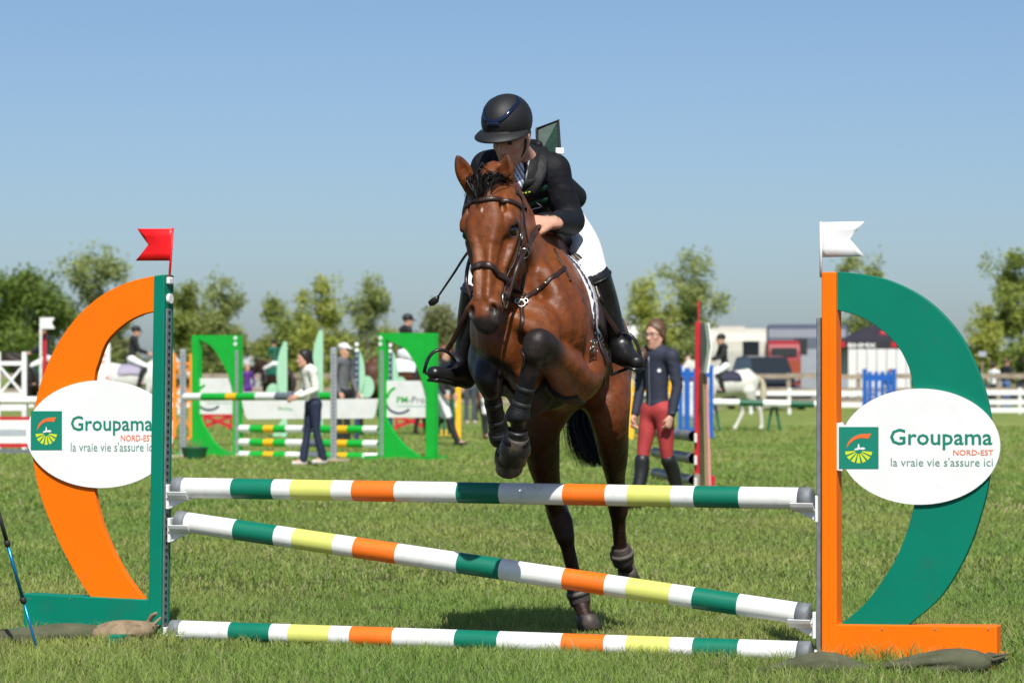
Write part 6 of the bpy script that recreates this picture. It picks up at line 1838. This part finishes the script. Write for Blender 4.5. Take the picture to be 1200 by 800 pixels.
s_ = Vector(wZ(-.085, .6, 1.27)); e_ = Vector(wZ(-.085, 0, 1.27)); h = JB.ray_cast(s_, (e_ - s_).normalized())
if h[0] is not None: MB().cyl(h[0] - h[1] * .003, h[0] + h[1] * .004, .018, .018, 12).build('badge', M_PAD, wr_)
# collar
MB().tube([Vector(wZ(.065 * math.cos(t), .055 * math.sin(t) + .01, 1.475 + .01 * math.cos(t * 2))) for t in np.linspace(0, 6.283, 21)[:-1]], .022, 8, closed=True).build('collar', M_('ink_jacket', (.022, .026, .048)), wr_)

figure('dark-haired woman in white hoodie and navy trousers walking past the green wings', gpos(367, 39.6), 1.56, -1.15, CRM, NVT, SHOE, stride=.38, arms=[((.21, .02, 1.12), (.15, .25, 1.0)), ((-.21, .03, 1.12), (-.14, .27, 1.02))], hair='dark', style='long', vox=.013, lean=.14, bootz=.1)
figure('man in black jacket and white cap standing behind a grey metal post', gpos(402, 50), 1.74, .9, GRYM, BLK, SHOE, hair='grey', hat=(.7, .7, .72), vox=.018, bootz=.1, style='short')
figure('person in dark top, white breeches and black boots striding behind the green wing', gpos(519, 51), 1.70, 1.25, BLK, WHT, RB, stride=.95, hair='auburn', style='long', vox=.016)
figure('person in white breeches standing beyond the bay horse\'s forelegs', gpos(573, 56), 1.70, .4, GRN, WHT, RB, stride=.2, hair='brown', style='long', vox=.018)
figure('person in grey clothes standing beyond the stirrup of the rider', gpos(551, 74), 1.72, .2, GRYM, M_('slate', (.06, .07, .09)), SHOE, hair='dark', vox=.02, bootz=.1)
figure('fair-haired person in a purple top at the fence', gpos(290, 98), 1.55, .3, PUR, PUR, SHOE, hair='fair', style='long', vox=.025, bootz=.1)
figure('person in a black jacket and blue jeans at the fence beneath the tree', gpos(1179, 103), 1.78, 2.2, BLK, JEAN, SHOE, hair='brown', vox=.025, bootz=.1)
figure('person in a white top beside the jeans wearer at the fence', gpos(1165, 103), 1.62, 2.4, WHT, BLK, SHOE, hair='dark', vox=.025, bootz=.1)
figure('person in a red-peaked dark cap sitting at the fence below the tent', gpos(1041, 104), 1.45, .9, NAV, BLK, SHOE, hair='fair', hat=(.30, .03, .02), vox=.025, bootz=.1, lean=.12)
figure('person in a dark red-spotted top behind the blue picket gate', gpos(806, 84), 1.80, .1, M_('maroon', (.10, .012, .03)), CRM, SHOE, hair='dark', vox=.022, bootz=.1)

reins = [((.22, .14, 1.14), (.10, .36, 1.06)), ((-.22, .14, 1.14), (-.10, .36, 1.06))]
def mounted(px, d, wh, yaw, hl_, rl, col, pc, top, mane=(.02, .015, .012), cloth=None, legs=WHT, rH=1.65, stride=.15, side=1, **kw):
    """side +1: horse faces the picture's left"""
    b = gpos(px, d); hy = yaw
    far_horse(hl_, b, hy, wh, col, pc, stride, mane, cloth=cloth, group=None, **kw)
    fdir = npv((-math.cos(hy), math.sin(hy), 0)); ry = math.atan2(fdir[0], -fdir[1])
    figure(rl, b + Vector(fdir * .05), rH, ry, top, legs, RB, arms=reins, hair=None if True else 'brown', hat='helmet', vox=.018, seat=wh * 1.03 / (rH / 1.72) - .02, lean=.10)
mounted(852, 66, 1.38, -.25, 'grey-white pony with pale tail walking away beyond the blue gate', 'rider in black helmet, black jacket and white breeches on the grey-white pony', (.62, .60, .54), (.62, .60, .54), BLK, (.48, .42, .30), NAV, rH=1.5, stride=.22)
mounted(152, 70, 1.55, 2.9, 'white horse with violet saddle cloth seen through the orange arch', 'rider in dark jacket on the white horse seen through the orange arch', (.62, .61, .58), (.60, .58, .55), BLK, (.55, .53, .5), M_PURP, side=-1)
mounted(58, 68, 1.55, .15, 'dark brown horse half hidden by the white trellis wing', 'rider in navy jacket and pale cap-like helmet beside the white flag', (.025, .016, .012), (.012, .010, .009), NAV, cloth=M_DGREEN)
mounted(324, 97, 1.55, .9, 'dark bay horse far behind the tall mint jump wing', 'small rider in green and white behind the tall mint jump wing', (.045, .020, .012), (.015, .010, .009), GRN, cloth=GRN)
mounted(470, 60, 1.62, 2.7, 'brown horse half hidden behind the green leaf-cut wing', 'rider in black helmet above the top of the green leaf-cut wing', (.075, .026, .012), (.02, .012, .009), BLK, cloth=WHT)
far_horse('reddish brown horse standing behind the rider\'s stirrup', gpos(545, 80), 2.6, 1.6, (.11, .035, .018), (.03, .015, .01))

# ================================================================== trees and hedges
BARK = mat('bark', (.10, .085, .065), .9, var=.3, vscale=6, bump=.6, bscale=18)
def leafmat(i, c): return mat('leaf_%d' % i, c, .55, attr='Col', spec=.3, trans=.45)
def crown_pts(rg, lobes, n):
    w = np.array([l[1][0] * l[1][1] * l[1][2] for l in lobes]); w = w / w.sum(); idx = rg.choice(len(lobes), n, p=w); out = np.zeros((n, 3))
    d = rg.normal(size=(n, 3)); d /= np.linalg.norm(d, axis=1)[:, None]; r = rg.uniform(0.05, 1, n) ** .45
    for k, (c, rad) in enumerate(lobes):
        m = idx == k; out[m] = npv(c) + d[m] * r[m][:, None] * npv(rad)
    return out
def leaf_mesh(name, pts, size, rg, c0, c1, holes=.0):
    n = len(pts)
    nn = rg.normal(size=(n, 3)) * .75 + npv((0, -.45, .75)); nn /= np.linalg.norm(nn, axis=1)[:, None]      # leaves turn their faces to the light
    a = rg.normal(size=(n, 3)); a -= nn * (a * nn).sum(1)[:, None]; a /= np.linalg.norm(a, axis=1)[:, None]; b = np.cross(nn, a)
    s = size * rg.uniform(.6, 1.4, n)[:, None]
    v = np.stack([pts - a * s, pts + b * s * .5, pts + a * s, pts - b * s * .5], 1).reshape(-1, 3); i = 4 * np.arange(n)
    me = np_mesh(name, v, np.stack([i, i + 1, i + 2, i + 3], 1), False)
    g = rg.beta(2, 2, n)[:, None]; c = npv(c0) * (1 - g) + npv(c1) * g; vcol(me, np.repeat(c, 4, 0)); return me
def tree(label, px, d, topy, hw, c0, c1, n=5200, leaf=.12, seed=0, sparse=.5, trunk=.11, group='trees beyond the fence', low=.22, spires=5):
    rg = np.random.default_rng(seed); rr = random.Random(seed); g = gpos(px, d); H = hgt(topy, d) - g.z; W = hw * d / FOC
    root = tag(empty('tree', g), label, 'tree', group); mb = MB()
    top = g + Vector((rr.gauss(0, .1) * W, 0, H * .93)); tp = [Vector(t) for t in spline([g, g + Vector((rr.gauss(0, .04) * H, 0, H * .3)), g + Vector((rr.gauss(0, .05) * H, 0, H * .6)), top], 4)]
    mb.tube(tp, list(np.linspace(trunk, .012, len(tp))), 8); lobes = []
    nb = int(9 + 5 * sparse)
    for i in range(nb):
        t = low + (.97 - low) * (i + .5) / nb; b = tp[int(t * (len(tp) - 1))]; az = i * 2.4 + rr.uniform(-.4, .4)
        prof = (math.sin(math.pi * min(1, (t - low) / (1 - low) * .86 + .14)) ** .7); L = W * (.45 + .55 * rr.random()) * max(.25, prof)
        e = b + Vector((math.cos(az) * L, math.sin(az) * L, L * rr.uniform(.15, .75)))
        mb.tube([b, b.lerp(e, .5) + Vector((0, 0, -.05 * L)), e], [trunk * .38 * (1 - t * .6), trunk * .2, .008], 5)
        for s_ in range(3):
            c = b.lerp(e, .35 + .32 * s_) + Vector((rr.gauss(0, .10) * W, rr.gauss(0, .1) * W, rr.gauss(0, .08) * W)); q = W * rr.uniform(.13, .30) * (1.25 - .5 * sparse) * (.65 + .5 * prof)
            lobes.append((c, (q, q, q * rr.uniform(.8, 1.25))))
    for i in range(spires + 3):
        c = top + Vector((rr.gauss(0, .34) * W, rr.gauss(0, .2) * W, -abs(rr.gauss(0, .14)) * H)); q = W * .10; lobes.append((c, (q, q, q * 2.8)))
    mb.build('trunk', BARK, root)
    n = int(n * 1.5); leaf = leaf * .70
    pts = crown_pts(rg, lobes, n); pts += rg.normal(size=pts.shape) * leaf * 1.6; pts = pts[pts[:, 2] > g.z + H * low * .6]
    link('crown', leaf_mesh('crown', pts, leaf, rg, c0, c1), root, leafmat(0, c0))
    return root
DKG = ((.075, .125, .020), (.24, .33, .06)); MDG = ((.13, .18, .03), (.40, .46, .11)); YLG = ((.20, .24, .035), (.55, .58, .13)); PLG = ((.17, .21, .06), (.46, .52, .19)); OLV = ((.14, .15, .055), (.34, .36, .15))
for args in (
    ('dense dark green tree behind the white trellis wing', 12, 118, 310, 62, *DKG, 9000, .13, 1, .0, .14),
    ('broad green tree with a pale rounded top behind the orange arch', 103, 122, 281, 56, *PLG, 7000, .12, 2, .35, .13),
    ('leafy green tree between the red flag and the next trees', 222, 124, 326, 42, *MDG, 5600, .12, 3, .4),
    ('tall slender green tree above the left green wing', 262, 122, 313, 34, *PLG, 4200, .11, 4, .5),
    ('green bushy tree above the small rider', 338, 124, 350, 42, *MDG, 5600, .12, 5, .25),
    ('airy yellow-green tree with spindly leading shoots', 379, 118, 316, 40, *YLG, 3600, .11, 6, .9),
    ('pale feathery tree left of the right green wing', 430, 122, 320, 42, *PLG, 4200, .11, 7, .75),
    ('rounded olive bush tree behind the rider\'s whip', 518, 128, 364, 48, *OLV, 6500, .12, 8, .0),
    ('light green tree behind the rider\'s boot', 752, 120, 318, 46, *YLG, 4200, .11, 9, .8),
    ('round-headed green tree beyond the red post', 815, 126, 289, 48, *PLG, 6000, .12, 10, .4),
    ('green tree with a rounded top behind the white flag', 1006, 130, 287, 40, *PLG, 5200, .12, 11, .35),
    ('tall green tree at the field edge above the jeans wearer', 1196, 118, 284, 48, *MDG, 6200, .12, 12, .5),
    ('young bright green tree beside the green arch', 1158, 112, 352, 34, *YLG, 3600, .10, 13, .5)):
    tree(*args)
def bush(label, px, d, topy, hw, c, n, seed, group='hedge bushes along the far fence'):
    rg = np.random.default_rng(seed); g = gpos(px, d); H = hgt(topy, d) - g.z; W = hw * d / FOC; root = tag(empty('bush', g), label, 'bush', group)
    lobes = []
    for i in range(26): lobes.append((g + Vector((rg.uniform(-1, 1) * W, rg.uniform(-.6, .6), H * rg.uniform(.12, .82))), (W * .22, .8, H * rg.uniform(.12, .26))))
    mb = MB()
    for i in range(5): mb.tube([g + Vector((rg.uniform(-.5, .5) * W, 0, 0)), g + Vector((rg.uniform(-.7, .7) * W, 0, H * .75))], [.05, .01], 5)
    mb.build('stems', BARK, root); pts = crown_pts(rg, lobes, n); pts = pts[pts[:, 2] > g.z]; link('crown', leaf_mesh('crown', pts, .13, rg, *c), root, leafmat(0, c[0]))
for i, (px, ty, hw, c, lab) in enumerate(((60, 388, 55, DKG, 'dark hedge bush behind the rider in the navy jacket'), (160, 385, 55, OLV, 'olive hedge bush seen through the orange arch'), (250, 384, 55, OLV, 'olive hedge bush above the left green wing'), (320, 392, 50, OLV, 'brownish hedge bush behind the small rider'),
        (400, 386, 55, MDG, 'green hedge bush behind the man in the white cap'), (480, 382, 50, OLV, 'olive hedge bush behind the black-helmeted rider'), (570, 388, 55, OLV, 'olive hedge bush behind the bay horse'), (660, 392, 55, MDG, 'green hedge bush hidden mostly by the bay horse'),
        (735, 392, 50, MDG, 'green hedge bush behind the woman in red breeches'), (1075, 402, 45, DKG, 'dark hedge bush beside the tent'), (1140, 404, 45, MDG, 'green hedge bush behind the white-topped person'), (1215, 398, 45, DKG, 'dark hedge bush by the field corner'))):
    bush(lab, px, 135, ty, hw, c, 5200, 40 + i)
# sign board on a stake and metal lamp mast at the right edge
g = gpos(1151, 104); root = tag(empty('small_sign', g), 'small blank white sign on a stake by the fence', 'sign'); MB().box(g + Vector((0, 0, .85)), (.05, .05, 1.7)).build('stake', M_WOOD, root); MB().box(g + Vector((0, -.04, 1.95)), (.28, .03, .18), None, 0, .005).build('board', M_GREY, root)
# ================================================================== grass blades
def blades(name, regions, seed, label):
    rg = np.random.default_rng(seed); V = []; F = []; C = []; base = 0
    for (y0, y1, dens, hmin, hmax, w) in regions:
        ym = (y0 + y1) / 2; area = (y1 - y0) * (ym * 1200 / FOC * 1.28 + .6); n = int(area * dens)
        y = np.sqrt(rg.uniform(y0 ** 2, y1 ** 2, n)); x = rg.uniform(-.5, .5, n) * (y * 1200 / FOC * 1.28 + .6)
        # hoof-torn spots where the turf is gone
        keep = np.ones(n, bool); pr = np.random.default_rng(77)
        for hx_, hy_, hr_2 in zip(pr.uniform(-2.4, 2.6, 46), pr.uniform(13.9, 19.5, 46), pr.uniform(.04, .11, 46)):
            keep &= ~((((x - hx_) / (hr_2 * 1.3)) ** 2 + ((y - hy_) / (hr_2 * 1.6)) ** 2 < 1) & (rg.random(n) < .85))
        x, y = x[keep], y[keep]; n = len(x)
        # clumps: patchy height
        cl = .5 + .5 * np.sin(x * 3.1 + 1.7 * np.sin(y * 2.3)) * np.sin(y * 2.7 + 1.3 * np.sin(x * 1.9))
        cl2 = .5 + .5 * np.sin(x * 11 + 2.1 * np.sin(y * 7)) * np.sin(y * 9 + 1.7 * np.sin(x * 8))
        h = (hmin + (hmax - hmin) * rg.beta(2, 3, n)) * (.65 + .35 * cl + .35 * cl2)
        # longer where mowers do not reach: along the jump line and its bags
        dl = np.abs((x - JP.p0.x) * JP.n.x + (y - JP.p0.y) * JP.n.y - .10)
        near = np.exp(-(dl / .22) ** 2) * (y < 16) * (1 + 1.0 * (np.abs(x + 1.9) < .7) + .9 * (np.abs(x - 1.75) < .6))
        h = h * (1 + .30 * near * rg.uniform(.2, 1.3, n)) * np.where((dl < .12) & (x > -1.6) & (x < 1.35), .6, 1.0)
        z = np.array([gz(a, b) for a, b in zip(x[:1], y[:1])])[0] * 0 + .10 * sstep(16, 30, y)
        az = rg.uniform(0, 2 * np.pi, n); ln = rg.uniform(.15, .9, n) * h; bend = np.stack([np.cos(az) * ln, np.sin(az) * ln, np.zeros(n)], 1)
        fa = rg.uniform(-.9, .9, n); sd = np.stack([np.cos(fa), np.sin(fa), np.zeros(n)], 1) * (w * rg.uniform(.6, 1.3, n))[:, None] / 2
        b = np.stack([x, y, z - .004], 1); up = np.zeros((n, 3)); up[:, 2] = h
        v0 = b - sd; v1 = b + sd; m = b + up * .58 + bend * .32; v2 = m + sd * .8; v3 = m - sd * .8; v4 = b + up * (1 - .25 * (ln / h)[:, None]) + bend
        V.append(np.stack([v0, v1, v2, v3, v4], 1).reshape(-1, 3))
        i = base + 5 * np.arange(n)
        F.append(np.concatenate([np.stack([i, i + 1, i + 2], 1), np.stack([i, i + 2, i + 3], 1), np.stack([i + 3, i + 2, i + 4], 1)]))
        base += 5 * n
        g = np.clip(rg.normal(.5, .22, n) + .25 * (cl - .5), 0, 1)[:, None]
        c = np.array((.112, .200, .032)) * (1 - g) + np.array((.37, .47, .125)) * g
        dry = (rg.random(n) < .05 + .09 * (1 - cl))[:, None]; c = np.where(dry, np.array((.44, .41, .23)) * rg.uniform(.6, 1.1, (n, 1)), c)
        pt = .5 + .5 * np.sin(x * 1.1 + 2.0 * np.sin(y * .55 + 1)) * np.sin(y * .9 + 1.6 * np.sin(x * .7))
        c = c * (np.array((.84, .95, .80)) + (np.array((1.22, 1.06, 1.10)) - np.array((.84, .95, .80))) * pt[:, None])
        C.append(np.repeat(c, 5, 0))
    me = np_mesh(name, np.concatenate(V), np.concatenate(F), True)
    vcol(me, np.concatenate(C))
    o = link(name, me, None, mat('grass_blades', rough=.55, attr='Col', spec=.3, trans=.4))
    return tag(o, label, 'grass', kind='stuff')
blades('grass', [(12.0, 13.6, 5200, .035, .125, .0040), (13.6, 17.5, 4000, .03, .085, .0046), (17.5, 26, 1500, .03, .075, .0075), (26, 38, 420, .03, .075, .013), (38, 52, 190, .03, .075, .018), (52, 70, 70, .03, .075, .022)], 5, 'short mown green grass covering the riding field')
